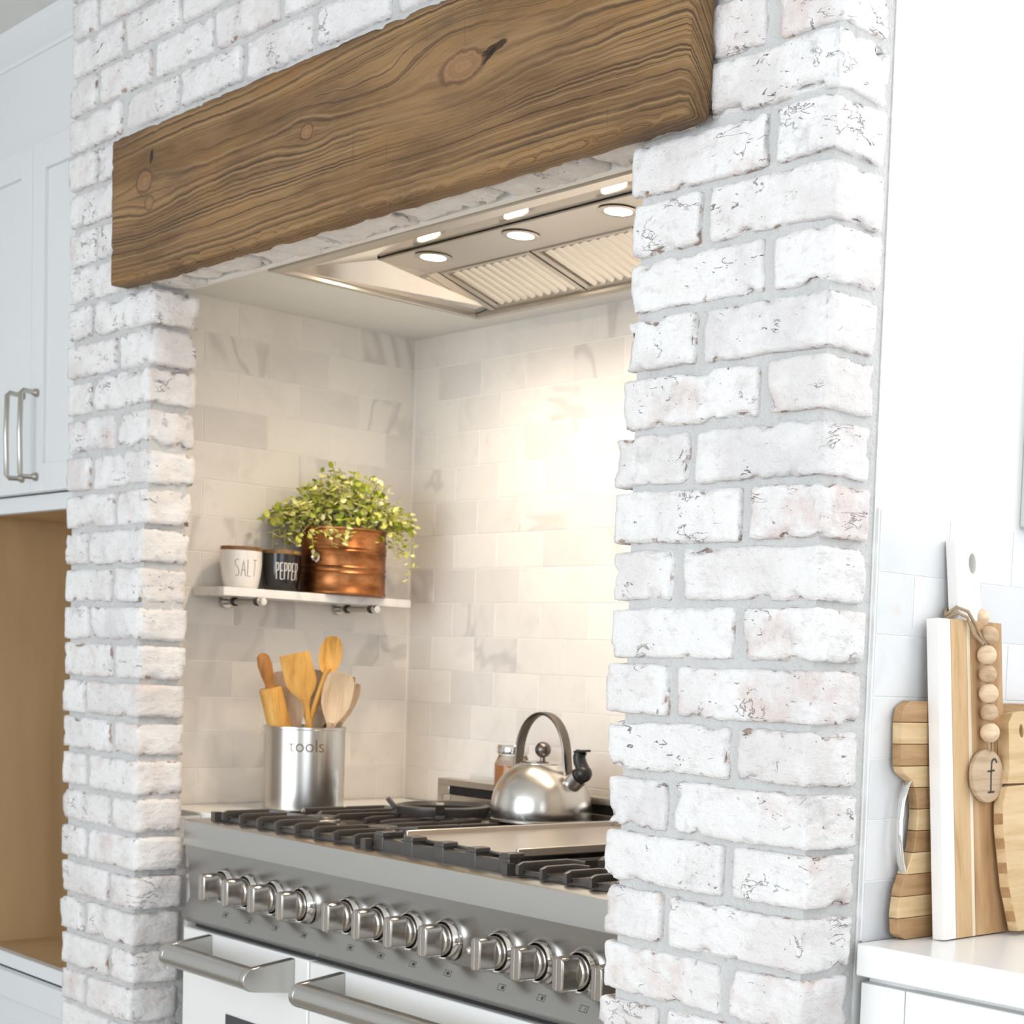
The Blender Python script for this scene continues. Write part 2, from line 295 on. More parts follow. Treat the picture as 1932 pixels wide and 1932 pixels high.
# ------------------------------------------------------------------ mesh helpers
class MB:
    def __init__(s): s.v = []; s.f = []; s.mi = []; s.cur = 0
    def add(s, vs, fs):
        o = len(s.v); s.v += [tuple(p) for p in vs]; s.f += [tuple(i+o for i in f) for f in fs]; s.mi += [s.cur]*len(fs); return s
    def box(s, x0, x1, y0, y1, z0, z1):
        return s.add([(x0, y0, z0), (x1, y0, z0), (x1, y1, z0), (x0, y1, z0), (x0, y0, z1), (x1, y0, z1), (x1, y1, z1), (x0, y1, z1)],
                     [(0, 3, 2, 1), (4, 5, 6, 7), (0, 1, 5, 4), (1, 2, 6, 5), (2, 3, 7, 6), (3, 0, 4, 7)])
    def bar(s, p0, p1, w, h, upv=(0, 0, 1)):
        p0, p1 = Vector(p0), Vector(p1); d = (p1-p0).normalized(); a = d.cross(Vector(upv)).normalized()*w/2; b = a.cross(d).normalized()*h/2
        vs = [p+q for p in (p0, p1) for q in (-a-b, a-b, a+b, -a+b)]
        return s.add(vs, [(0, 1, 2, 3), (7, 6, 5, 4), (0, 4, 5, 1), (1, 5, 6, 2), (2, 6, 7, 3), (3, 7, 4, 0)])
    def tube(s, pts, r, n=12, caps=True, flat=None):
        pts = [Vector(p) for p in pts]; rs = r if isinstance(r, (list, tuple)) else [r]*len(pts); vs = []; ref = None
        for i, p in enumerate(pts):
            d = (pts[min(i+1, len(pts)-1)]-pts[max(i-1, 0)]).normalized()
            if ref is None: ref = Vector((0, 0, 1)) if abs(d.z) < .9 else Vector((1, 0, 0))
            if flat is not None: ref = Vector(flat[0])
            a = d.cross(ref).normalized(); b = a.cross(d).normalized()
            if flat is None: ref = b
            for k in range(n):
                t = 2*PI*k/n; ka = rs[i]*(flat[1] if flat else 1); kb = rs[i]*(flat[2] if flat else 1)
                if flat and len(flat) > 3:
                    ct, st = math.cos(t), math.sin(t); e = flat[3]
                    vs.append(p + a*ka*math.copysign(abs(ct)**e, ct) + b*kb*math.copysign(abs(st)**e, st))
                else: vs.append(p + a*ka*math.cos(t) + b*kb*math.sin(t))
        fs = [(i*n+k, i*n+(k+1) % n, (i+1)*n+(k+1) % n, (i+1)*n+k) for i in range(len(pts)-1) for k in range(n)]
        if caps: fs += [tuple(reversed(range(n))), tuple((len(pts)-1)*n+k for k in range(n))]
        return s.add(vs, fs)
    def lathe(s, prof, n=32, c=(0, 0, 0), axis=(0, 0, 1)):
        ax = Vector(axis).normalized(); a = ax.orthogonal().normalized() if abs(ax.z) < .999 else Vector((1, 0, 0)); b = ax.cross(a); c = Vector(c)
        vs = []; rows = []
        for (r, h) in prof:
            if r < 1e-6: rows.append([len(vs)]); vs.append(c+ax*h)
            else:
                rows.append(list(range(len(vs), len(vs)+n)))
                for k in range(n): t = 2*PI*k/n; vs.append(c+ax*h+(a*math.cos(t)+b*math.sin(t))*r)
        fs = []
        for p, q in zip(rows[:-1], rows[1:]):
            for k in range(n):
                k2 = (k+1) % n
                if len(p) == 1 and len(q) == 1: continue
                if len(p) == 1: fs.append((p[0], q[k2], q[k]))
                elif len(q) == 1: fs.append((p[k], p[k2], q[0]))
                else: fs.append((p[k], p[k2], q[k2], q[k]))
        return s.add(vs, fs)
    def prism(s, poly, mp, d0, d1):
        n = len(poly); vs = [mp(a, b, d0) for a, b in poly]+[mp(a, b, d1) for a, b in poly]
        return s.add(vs, [tuple(range(n)), tuple(reversed(range(n, 2*n)))]+[(i, n+i, n+(i+1) % n, (i+1) % n) for i in range(n)])
    def build(s, name, mat, parent=None, smooth=None, bevel=0, seg=2, loc=None):
        me = bpy.data.meshes.new(name); vs = s.v
        if loc is not None: L = Vector(loc); vs = [tuple(Vector(p)-L) for p in vs]
        me.from_pydata(vs, [], s.f); me.validate(); me.update()
        mats = mat if isinstance(mat, (list, tuple)) else [mat]
        for m in mats: me.materials.append(m)
        if len(mats) > 1 and len(me.polygons) == len(s.mi): me.polygons.foreach_set('material_index', s.mi)
        fixn(me)
        if smooth:
            me.polygons.foreach_set('use_smooth', [True]*len(me.polygons)); me.set_sharp_from_angle(angle=math.radians(smooth))
        o = bpy.data.objects.new(name, me); COL.objects.link(o)
        if loc is not None: o.location = loc
        if parent is not None: o.parent = parent; o.matrix_parent_inverse = Matrix.Translation(-parent.location) if parent.parent is None else Matrix.Translation(-parent.matrix_world_loc) if hasattr(parent, 'matrix_world_loc') else Matrix.Translation(-world_loc(parent))
        if bevel:
            b = o.modifiers.new('edge', 'BEVEL'); b.width = bevel; b.segments = seg; b.limit_method = 'ANGLE'; b.angle_limit = math.radians(35)
            me.polygons.foreach_set('use_smooth', [True]*len(me.polygons)); me.set_sharp_from_angle(angle=math.radians(50)); b.harden_normals = False
        return o
import bmesh
def fixn(me):
    bm = bmesh.new(); bm.from_mesh(me); bmesh.ops.recalc_face_normals(bm, faces=bm.faces); bm.to_mesh(me); bm.free()
def world_loc(o):
    # all objects here use pure translations whose parent inverse cancels the parent's own world location
    return o.location.copy()
def tag(o, label=None, cat=None, group=None, kind=None):
    for k, v in (('label', label), ('category', cat), ('group', group), ('kind', kind)):
        if v: o[k] = v
    return o
def thing(name, label, cat, loc=(0, 0, 0), group=None, kind=None):
    o = bpy.data.objects.new(name, None); COL.objects.link(o); o.location = loc; o.empty_display_size = .05
    return tag(o, label, cat, group, kind)
def box(name, b, mat, parent=None, bevel=0, kind=None):
    o = MB().box(*b).build(name, mat, parent, bevel=bevel); return tag(o, kind=kind)
def struct(name, mb, mat, label, cat, bevel=0):
    return tag(mb.build(name, mat, bevel=bevel), label, cat, kind='structure')

def lump(name, x0, x1, y0, y1, z0, z1, res, seed, mat, parent=None, rad=.0042, n1=.0016, chip=.010, warp=.0045, ex=(1, 1), arris=.40):
    """one rough block: a gridded box with rounded, chipped edges"""
    hx, hy, hz = (x1-x0)/2, (y1-y0)/2, (z1-z0)/2; c = Vector(((x0+x1)/2, (y0+y1)/2, (z0+z1)/2))
    nx, ny, nz = (max(2, int(round(2*h/res))) for h in (hx, hy, hz)); idx = {}; vs = []; fs = []; at = []
    S = Vector((seed*3.17, seed*1.31, seed*.77))
    rad = min(rad, hx*.45, hy*.45, hz*.45)
    def vert(i, j, k):
        key = (i, j, k)
        if key in idx: return idx[key]
        p = Vector((-hx+2*hx*i/nx, -hy+2*hy*j/ny, -hz+2*hz*k/nz)); q = p.copy()
        e = sorted((hx-abs(p.x), hy-abs(p.y), hz-abs(p.z)))
        r = rad*(1+.5*noise.noise(p*30+S))
        inn = Vector((max(-hx+r, min(hx-r, p.x)), max(-hy+r, min(hy-r, p.y)), max(-hz+r, min(hz-r, p.z)))); d = p-inn
        nrm = d.normalized() if d.length > 1e-9 else Vector()
        if d.length > 1e-9: q = inn+nrm*r
        near = max(0, 1-e[1]/.016)
        er = max(0, noise.noise(p*34+S*2)+.55*noise.noise(p*80+S)-.12)*near
        q -= nrm*min(er*chip*1.6, chip)
        q += nrm*(noise.noise(p*26+S)*n1*1.1 + noise.noise(p*85+S*3)*n1*.6)
        q += Vector((noise.noise(Vector((p.z*22, p.y*22, 0))+S), 0, noise.noise(Vector((p.x*14, 0, 3))+S)))*warp*.6
        sd = 0
        df = p.y+hy; ezx = min(hz-abs(p.z), 9 if (ex[1] and p.x > 0) or (ex[0] and p.x < 0) else hx-abs(p.x))
        if ezx < 1e-6: sd = arris if df < 1e-6 else arris+.12
        idx[key] = len(vs); vs.append(tuple(q)); at.append(min(1, max(er*1.6, sd))); return idx[key]
    for a in range(nx):
        for b in range(ny):
            for k in (0, nz):
                f = (vert(a, b, k), vert(a+1, b, k), vert(a+1, b+1, k), vert(a, b+1, k)); fs.append(f if k else f[::-1])
        for b in range(nz):
            for k in (0, ny):
                f = (vert(a, k, b), vert(a+1, k, b), vert(a+1, k, b+1), vert(a, k, b+1)); fs.append(f[::-1] if k else f)
    for a in range(ny):
        for b in range(nz):
            for k in (0, nx):
                f = (vert(k, a, b), vert(k, a+1, b), vert(k, a+1, b+1), vert(k, a, b+1)); fs.append(f if k else f[::-1])
    me = bpy.data.meshes.new(name); me.from_pydata(vs, [], fs); me.materials.append(mat)
    me.polygons.foreach_set('use_smooth', [True]*len(me.polygons))
    A = me.attributes.new('chip', 'FLOAT', 'POINT'); A.data.foreach_set('value', at); me.update()
    o = bpy.data.objects.new(name, me); COL.objects.link(o); o.location = c
    if parent is not None: o.parent = parent
    return o

def lerp_table(tab, z):
    tab = sorted(tab)
    if z <= tab[0][0]: return tab[0][1]
    for (a, x), (b, y) in zip(tab, tab[1:]):
        if z <= b: return x+(y-x)*(z-a)/(b-a)
    return tab[-1][1]

# ------------------------------------------------------------------ setting: brick surround (mortar core + single bricks)
ZT, PITCH, JOINT = 1.8757, .06985, .0185
CEIL = 2.605
XL, XR = -.98, .9794
LJ = [(.0, -.678), (.74, -.676), (.81, -.672), (.88, -.668), (.96, -.6685), (1.08, -.670), (1.15, -.664), (1.275, -.666), (1.42, -.658), (1.467, -.655), (1.587, -.648), (1.79, -.634), (1.9, -.632)]
RJ = [(0, .637), (.84, .637), (.976, .635), (1.077, .636), (1.21, .630), (1.44, .628), (1.507, .629), (1.60, .6465), (1.667, .647), (1.73, .647), (1.79, .651), (1.86, .638)]
core = MB()
core.box(XL+.010, -.690, .0085, .095, 0, ZT+.02)        # pier beside the tall cabinet
core.box(-.6905, -.684, .0085, .19, 0, .93)
core.box(-.6905, -.680, .009, .082, .93, 1.30)
core.box(-.6905, -.668, .009, .082, 1.30, 1.50)
core.box(-.6905, -.654, .009, .080, 1.50, ZT+.02)
core.box(.655, XR-.008, .0085, .10, 0, ZT+.02)           # pier beside the counter
core.box(XL+.010, .655, .0085, .075, ZT+.018, CEIL)      # over the opening
core.box(.655, XR-.008, .0085, .10, ZT+.02, CEIL)
wall_front = struct('wall_front', core, M['mortar'], 'whitewashed brick range surround with pale grey mortar joints', 'brick wall')
seed = 0
def brick(x0, x1, z0, z1, y0=0, y1=.086, res=.0085, **k):
    global seed; seed += 1
    rnd = random.Random(seed)
    dy = rnd.uniform(-.0022, .0022)
    return lump('brick', x0, x1, y0+dy, y1, z0+rnd.uniform(-.0012, .0012), z1+rnd.uniform(-.0012, .0012), res, seed, M['brick'], wall_front, **k)
jh = JOINT/2
for k in range(-10, 27):
    z1 = ZT-PITCH*k-.0046; z0 = ZT-PITCH*(k+1)+.0046; zm = (z0+z1)/2
    if z0 < -.01: continue
    rnd = random.Random(k*31+5)
    J = lambda a=.006: rnd.uniform(-a, a)
    if k >= 0:
        a = lerp_table(RJ, zm)+J(.004)
        sp = (.857 if k > 4 else .877) + J() if k % 2 == 0 else (.750 if k > 5 else .768)+J()
        brick(a, sp-jh, z0, z1, res=.006, ex=(1, 0)); brick(sp+jh, XR+J(.002), z0, z1, y1=.084, res=.006, ex=(0, 1))
        b = lerp_table(LJ, zm)+J(.004)
        sp = -.879+J() if k % 2 == 0 else -.776+J()
        rough = dict(chip=.020, n1=.004, warp=.007) if k < 5 else {}
        brick(XL+J(.003), sp-jh, z0, z1, ex=(1, 0)); brick(sp+jh, b, z0, z1, y1=.090+J(.003), ex=(0, 1), **rough)
        if zm < .93: brick(b-.11, b-.004, z0, z1, y0=.103+J(.004), y1=.195)
    else:
        x = XR+J(.002); first = .2214 if k % 2 else .1044; w = .2174
        ends = [x, XR-first]
        while ends[-1]-w > XL+.05: ends.append(ends[-1]-w)
        ends.append(XL+J(.003))
        for i in range(len(ends)-1):
            e1 = ends[i]-(jh if i else 0); e0 = ends[i+1]+(jh if i < len(ends)-2 else 0)
            if i: e1 += J(.004)
            hid = (-.70 < e0 and e1 < .77 and zm < 2.10)
            if k == -1: brick(e0, e1, z0, z1, y1=.084 if i == 0 else .062+J(.008), chip=.022, n1=.003, res=.0075, arris=.12, ex=(0, 1) if i == 0 else (0, 0))
            else: brick(e0, e1, z0, z1, y1=.084 if i == 0 else .075, res=.012 if hid else .0085 if i > 1 else .0065, ex=(0, 1) if i == 0 else (0, 0))

# reclaimed wood beam across the opening
beam = lump('mantel_beam', -.7155, .7835, -.0375, -.0005, 1.8745, 2.126, .009, 77, M['beam'], None, rad=.005, n1=.0008, chip=.004, warp=.0025)
beam_me = beam.data; off = beam.location.copy(); beam_me.transform(Matrix.Translation(off)); beam.location = (0, 0, 0)
tag(beam, 'long weathered brown wooden beam with knots mounted above the range opening', 'beam', kind='thing')

# ------------------------------------------------------------------ alcove walls, tiles, ceiling
XW, YB, ZL, ZC = -.85, .684, .9352, 1.924
ROW = .07092
def tile_mesh(name, w, h, d, mat):
    """thin slab with chamfered front edge, front face towards -Y in local space, origin at the back centre"""
    c = .0003; a, b = w/2, h/2
    vs = [(-a, 0, -b), (a, 0, -b), (a, 0, b), (-a, 0, b), (-a, -d+c, -b), (a, -d+c, -b), (a, -d+c, b), (-a, -d+c, b),
          (-a+c, -d, -b+c), (a-c, -d, -b+c), (a-c, -d, b-c), (-a+c, -d, b-c)]
    fs = [(0, 3, 2, 1), (0, 1, 5, 4), (1, 2, 6, 5), (2, 3, 7, 6), (3, 0, 4, 7), (4, 5, 9, 8), (5, 6, 10, 9), (6, 7, 11, 10), (7, 4, 8, 11), (8, 9, 10, 11)]
    me = bpy.data.meshes.new(name); me.from_pydata(vs, [], fs); me.materials.append(mat); me.update(); return me
tile_cache = {}
def put_tile(parent, mat, w, h, loc, rz):
    key = (mat.name, round(w, 4), round(h, 4))
    if key not in tile_cache: tile_cache[key] = tile_mesh('tile', w, h, .0009, mat)
    o = bpy.data.objects.new('tile', tile_cache[key]); COL.objects.link(o); o.location = loc; o.rotation_euler = (0, 0, rz); o.parent = parent
    return o
G = .0021
def tile_rows(parent, mat, zs, u0, u1, pitch, ja, jb, place):
    for i, (z0, z1) in enumerate(zs):
        st = ja if i % 2 == 0 else jb; cuts = []
        x = st
        while x > u0: x -= pitch
        x += pitch
        while x < u1-1e-4: cuts.append(x); x += pitch
        cuts = [u0]+[q for q in cuts if q-u0 > .008 and u1-q > .008]+[u1]
        for a, b in zip(cuts, cuts[1:]):
            place(parent, mat, b-a-G, z1-z0-G, (a+b)/2, (z0+z1)/2)
zs = [(ZL+ROW*i, min(ZL+ROW*(i+1), ZC)) for i in range(14)]; zs.reverse()
wall_left = struct('wall_left', MB().box(XW-.08, XW, .10, YB+.08, .0, 2.05), M['grout'], 'cream marble tiled side wall of the range alcove holding the shelf', 'tile wall')
tile_rows(wall_left, M['tile'], zs, .105, YB-.002, .1355, .549, .614, lambda p, m, w, h, u, z: put_tile(p, m, w, h, (XW, u, z), PI/2))
wall_back = struct('wall_back', MB().box(XW, .90, YB, YB+.08, 0, 2.05), M['grout'], 'cream marble tiled back wall behind the range', 'tile wall')
tile_rows(wall_back, M['tile'], zs, XW+.007, .90, .1492, -.538, -.609, lambda p, m, w, h, u, z: put_tile(p, m, w, h, (u, YB, z), 0))
box_r = struct('wall_alcove', MB().box(.86, .90, .10, YB, 0, 2.05), M['white_paint'], 'hidden inner side wall of the range alcove behind the brick pier', 'wall')
# hood cut-out in the alcove ceiling
HX0, HX1, HY0, HY1 = -.538, .735, .166, .622
cl = MB(); cl.box(XW, .86, .062, HY0+.01, ZC, ZC+.03); cl.box(XW, .86, HY1-.01, YB, ZC, ZC+.03); cl.box(XW, HX0+.01, HY0+.01, HY1-.01, ZC, ZC+.03); cl.box(HX1-.01, .86, HY0+.01, HY1-.01, ZC, ZC+.03)
cl.box(-.69, .66, .063, .076, 1.882, ZC); cl.box(XW-.08, .90, .076, YB+.08, 2.05, 2.08)
struct('ceiling_alcove', cl, M['white_paint'], 'white painted alcove ceiling around the range hood insert', 'ceiling')
# white side wall of the chimney block, to the right of the pier
XQ = .973
wr = MB(); wr.box(.90, XQ, .10, 1.0, 0, CEIL); wall_right = struct('wall_right', wr, M['white_paint'], 'bright white wall above the backsplash beside the brick pier', 'wall')
zr = [(1.4325-.0722*(i+1), 1.4325-.0722*i) for i in range(7)]
gr = MB().box(XQ, XQ+.003, .104, 1.0, .93, 1.4335); o = gr.build('grout', M['grout_white'], wall_right)
tile_rows(wall_right, M['tile_white'], zr, .106, .70, .1305, .237, .173, lambda p, m, w, h, u, z: put_tile(p, m, w, h, (XQ+.003, u, z), PI/2))
struct('trim_1', MB().box(XQ, XQ+.022, .384, .47, 1.437, 2.45), M['trim_grey'], 'grey vertical casing on the white wall above the backsplash', 'trim', bevel=.003)

# ------------------------------------------------------------------ rest of the room (mostly behind and beside the camera)
struct('floor', MB().box(-2.6, 4.6, -4.6, 1.0, -.05, 0), M['floor'], 'warm oak plank kitchen floor', 'floor')
struct('ceiling', MB().box(-2.6, 4.6, -4.6, 1.0, CEIL, CEIL+.05), M['ceiling_paint'], 'pale grey room ceiling above the cabinet crown', 'ceiling')
def wall_with_hole(name, axis, c0, c1, u0, u1, hole, label, z1=CEIL):
    a, b, h0, h1 = hole; m = MB()
    def bx(p, q, s, t):
        if axis == 'x': m.box(c0, c1, p, q, s, t)
        else: m.box(p, q, c0, c1, s, t)
    bx(u0, a, 0, z1); bx(b, u1, 0, z1); bx(a, b, 0, h0); bx(a, b, h1, z1)
    return struct(name, m, M['white_paint'], label, 'wall')
wall_with_hole('wall_east', 'x', 4.55, 4.6, -4.6, 1.0, (-3.15, -.05, .55, 2.5), 'white room wall with a wide window, outside the picture')
wall_with_hole('wall_south', 'y', -4.6, -4.55, -2.6, 4.6, (-.75, 2.75, .45, 2.5), 'white room wall with a wide window, behind the viewer')
wall_with_hole('wall_sink', 'y', .74, .79, XQ, 4.6, (1.12, 2.32, 1.46, 2.40), 'white wall with the sink window, outside the picture')
struct('wall_west', MB().box(-2.6, -2.55, -4.6, 1.0, 0, CEIL), M['white_paint'], 'white room wall past the tall cabinet, outside the picture', 'wall')
struct('wall_north', MB().box(-2.6, XL+.06, .92, .97, 0, CEIL), M['white_paint'], 'white wall behind the tall cabinet, hidden', 'wall')
def window(name, axis, c, u0, u1, z0, z1, label):
    t = thing(name, label, 'window', kind='structure'); w = .05
    def part(nm, p, q, s, r, mat, d=.02):
        b = (c-d, c+d, p, q, s, r) if axis == 'x' else (p, q, c-d, c+d, s, r)
        return box(nm, b, mat, t)
    part('frame', u0, u0+w, z0, z1, M['white_paint']); part('frame', u1-w, u1, z0, z1, M['white_paint'])
    part('frame', u0+w, u1-w, z0, z0+w, M['white_paint']); part('frame', u0+w, u1-w, z1-w, z1, M['white_paint'])
    n = max(2, int((u1-u0)/.9)); 
    for i in range(1, n): x = u0+(u1-u0)*i/n; part('mullion', x-.02, x+.02, z0+w, z1-w, M['white_paint'])
    part('pane', u0+w, u1-w, z0+w, z1-w, M['pane'], .003)
window('window_1', 'x', 4.575, -3.15, -.05, .55, 2.5, 'wide white framed window on the side wall, outside the picture')
window('window_2', 'y', -4.575, -.75, 2.75, .45, 2.5, 'wide white framed window behind the viewer')
window('window_3', 'y', .765, 1.12, 2.32, 1.46, 2.40, 'white framed sink window past the cutting boards')

# ------------------------------------------------------------------ tall cabinet at the far side
tc = thing('tall_cabinet', 'tall white cabinet with paired doors above an open plywood niche', 'cabinet', (-1.6, .2, 0))
CY = .20; X0, X1, XN0 = -1.985, -.985, -1.925
box('side_panel', (X0, X0+.02, CY+.02, .9, 0, 2.555), M['cab_paint'], tc)
box('side_panel', (-1.10, -1.08, CY+.02, .9, 0, 2.555), M['cab_paint'], tc)
box('face_frame', (X0, XN0, CY, CY+.02, 0, 2.555), M['cab_paint'], tc, .0015)
box('face_frame', (-1.268, -.992, CY, CY+.02, .0, 2.555), M['cab_paint'], tc, .0015)
box('top_rail', (XN0, -1.268, CY, CY+.02, 2.345, 2.555), M['cab_paint'], tc, .0015)
box('bottom_rail', (XN0, -1.268, CY, CY+.02, 1.538, 1.575), M['cab_paint'], tc, .0015)
box('ledge_rail', (XN0, -1.268, CY, CY+.02, .475, .508), M['cab_paint'], tc, .0015)
box('niche_side', (XN0-.018, XN0, CY+.02, .90, .50, 1.54), M['ply'], tc)
box('niche_back', (XN0, -1.10, .885, .90, .50, 1.54), M['ply'], tc)
box('niche_floor', (XN0, -1.10, CY+.001, .885, .49, .506), M['ply'], tc)
box('niche_top', (XN0, -1.10, CY+.02, .885, 1.54, 1.555), M['ply'], tc)
box('toe_panel', (XN0, -1.268, CY, CY+.02, 0, .09), M['cab_paint'], tc)
def shaker(nm, x0, x1, z0, z1, fr=.062):
    y0 = CY-.020
    d = box(nm, (x0+fr, x1-fr, y0+.009, y0+.018, z0+fr, z1-fr), M['cab_paint'], tc)
    for b in ((x0, x0+fr, z0, z1), (x1-fr, x1, z0, z1), (x0+fr, x1-fr, z0, z0+fr), (x0+fr, x1-fr, z1-fr, z1)):
        box('rail', (b[0], b[1], y0, y0+.019, b[2], b[3]), M['cab_paint'], d, .0012)
    return d
dl = shaker('door', XN0+.002, -1.6015, 1.577, 2.343); dr = shaker('door', -1.5985, -1.270, 1.577, 2.343)
shaker('drawer_front', XN0+.002, -1.270, .095, .473)
for d, hx in ((dl, -1.637), (dr, -1.562)):
    y = CY-.020; pts = []
    z0, z1 = 1.610, 1.795
    m = MB()
    path = [(hx, y, z1), (hx, y-.030, z1+.002)] + [(hx, y-.036, z1-.004)] + [(hx, y-.038, (z0+z1)/2)] + [(hx, y-.036, z0+.004), (hx, y-.030, z0-.002), (hx, y, z0)]
    m.tube(path, .0055, 12)
    for z in (z0, z1): m.lathe([(0, 0), (.010, 0), (.009, -.006), (.0058, -.012), (0, -.012)], 16, (hx, y, z), (0, 1, 0))
    m.build('handle', M['nickel'], d, smooth=40)
cm = MB(); prof = [(.02, 2.548), (-.004, 2.548), (-.006, 2.556), (-.012, 2.560), (-.020, 2.568), (-.032, 2.580), (-.040, 2.587), (-.042, 2.590), (-.042, 2.6045), (.02, 2.6045)]
cm.prism(prof, lambda a, b, d: (d, CY+a, b), X0-.04, -.992); cm.build('crown_moulding', M['cab_paint'], tc, smooth=30)

# ------------------------------------------------------------------ base cabinet and counter at the near side
bc = thing('base_cabinet', 'white base cabinet under the counter beside the brick pier', 'cabinet', (1.6, .3, 0))
box('body', (.984, 2.9, .115, .70, .09, .890), M['cab_paint_white'], bc)
box('toe_kick', (.984, 2.9, .17, .70, 0, .09), M['cab_paint_white'], bc)
box('end_stile', (.984, 1.05, .100, .115, .09, .883), M['cab_paint_white'], bc, .001)
for i in range(3):
    x0 = 1.053+i*.61; x1 = x0+.605
    box('drawer_front', (x0, x1, .097, .115, .745, .884), M['cab_paint_white'], bc, .0015)
    box('door', (x0, x1, .097, .115, .10, .740), M['cab_paint_white'], bc, .0015)
ct = MB().box(.984, 2.92, .089, .735, .892, .930).build('countertop', M['quartz'], bevel=.002)
tag(ct, 'white stone countertop beside the brick pier with cutting boards on it', 'countertop')

# ------------------------------------------------------------------ white ledge beside the range
lg = MB(); rr = .05
lg.box(XW+.007, -.607, .135, .40, .90, ZL); lg.box(XW+.007, -.607, .40, .676, .90, ZL)
lg = lg.build('ledge', M['quartz'], bevel=.002)
tag(lg, 'narrow white stone ledge between range and tiled side wall', 'countertop')
fb = MB().box(XW+.007, -.625, .21, .676, 0, .899).build('filler_cabinet', M['cab_paint']); tag(fb, 'narrow white filler cabinet hidden under the stone ledge', 'cabinet')

# ------------------------------------------------------------------ gas range
RX0, RX1, YF, ZTOP = -.603, .632, .060, .934
rg = thing('gas_range', 'wide stainless gas range with white oven doors in the brick alcove', 'range', ((RX0+RX1)/2, .3, 0))
box('body', (RX0+.004, RX1-.004, .095, .615, .06, .915), M['steel'], rg)
for x in (RX0+.06, RX1-.06):
    for y in (.14, .57): MB().lathe([(0, 0), (.022, 0), (.022, .06), (0, .06)], 16, (x, y, 0)).build('leg', M['dark_steel'], rg, smooth=40)
m = MB(); prof = [(.615, .915), (.615, ZTOP), (YF+.008, ZTOP), (YF+.002, ZTOP-.003), (YF, ZTOP-.009), (YF, .888), (.10, .888), (.10, .915)]
m.prism(prof, lambda a, b, d: (d, a, b), RX0, RX1); m.build('cooktop', M['steel'], rg, smooth=35)
m = MB(); prof = [(.10, .8865), (YF+.006, .8865), (YF+.013, .792), (YF+.0, .765), (YF-.003, .758), (YF+.006, .748), (.10, .748)]
m.prism(prof, lambda a, b, d: (d, a, b), RX0+.002, RX1-.002); m.build('control_panel', M['steel_panel'], rg, smooth=20)
m = MB(); m.box(RX0+.03, RX1-.03, YF+.010, .10, .7415, .7475); m.build('vent_strip', M['slot'], rg)
# knobs
KX = [-.4615, -.380, -.2914, -.1993, -.059, .0281, .1155, .206, .337, .428, .520, .600]
def knob_parts():
    pass
proto = None
for i, kx in enumerate(KX):
    zk = .8275; yp = YF+.0100
    if proto is None:
        m = MB(); m.lathe([(0, 0), (.0235, 0), (.0235, -.019), (.0225, -.0215), (0, -.0215)], 28, (kx, yp, zk), (0, 1, 0))
        st = []; w, h = .0135, .0245
        poly = [(-w, -h*.72), (-w*.86, -h*.93), (-w*.5, -h), (w*.5, -h), (w*.86, -h*.93), (w, -h*.72), (w, h*.72), (w*.86, h*.93), (w*.5, h), (-w*.5, h), (-w*.86, h*.93), (-w, h*.72)]
        m.prism(poly, lambda a, b, d: (kx+a*(1-.16*(d > .03)), yp-d, zk+b*(1-.05*(d > .03))), .020, .048)
        kb = m.build('knob', M['knob_steel'], rg, bevel=.0022, loc=(kx, yp, zk))
        bz = MB().lathe([(.0235, -.002), (.0265, -.0115), (.0285, -.0125), (.0325, -.006), (.0335, 0), (.024, .002)], 32, (kx, yp, zk), (0, 1, 0)).build('bezel', M['chrome'], kb, smooth=25, loc=(kx, yp, zk))
        pl = MB().box(kx-.0008, kx+.0008, yp-.0488, yp-.0478, zk-.021, zk+.021).build('pointer_line', M['chrome'], kb, loc=(kx, yp, zk))
        dt = MB().lathe([(0, 0), (.0024, 0), (.0024, -.0006), (0, -.0006)], 12, (kx+.0225, yp-.012, zk), (1, -.0, 0)).build('mark', M['ink'], kb, loc=(kx, yp, zk))
        proto = (kb, (bz, pl, dt)); K0 = kx
    else:
        kb = proto[0].copy(); COL.objects.link(kb); kb.location = (kx, yp, zk)
        for c in proto[1]:
            cc = c.copy(); COL.objects.link(cc); cc.parent = kb
# fix parenting: sub-parts sit at the knob's own origin
for o in list(bpy.data.objects):
    if o.parent is not None and o.parent.name.startswith('knob') and o.name.split('.')[0] in ('bezel', 'pointer_line', 'mark'):
        o.location = (0, 0, 0); o.matrix_parent_inverse = Matrix.Identity(4)
for kx in KX[:-1]:
    m = MB(); x, z, w, h, t = kx+.005, .7775, .0080, .0042, .0006
    def yy(z): return YF+.013-(.792-z)*.013/.027-.0006
    for (a, b, c, d) in ((-w, w, h-t, h), (-w, w, -h, -h+t), (-w, -w+t, -h, h), (w-t, w, -h, h), (random.uniform(-.4, .3)*w, random.uniform(.35, .6)*w, -h*.5, h*.5)):
        m.add([(x+a, yy(z+c), z+c), (x+b, yy(z+c), z+c), (x+b, yy(z+d), z+d), (x+a, yy(z+d), z+d)], [(0, 1, 2, 3)])
    m.build('burner_symbol', M['ink'], rg)
m = MB().lathe([(0, -.008), (.004, -.007), (.0065, -.003), (.007, 0), (.006, .002)], 16, (.262, YF+.0105, .818), (0, 1, 0)).build('indicator_lamp', M['chrome'], rg, smooth=60)
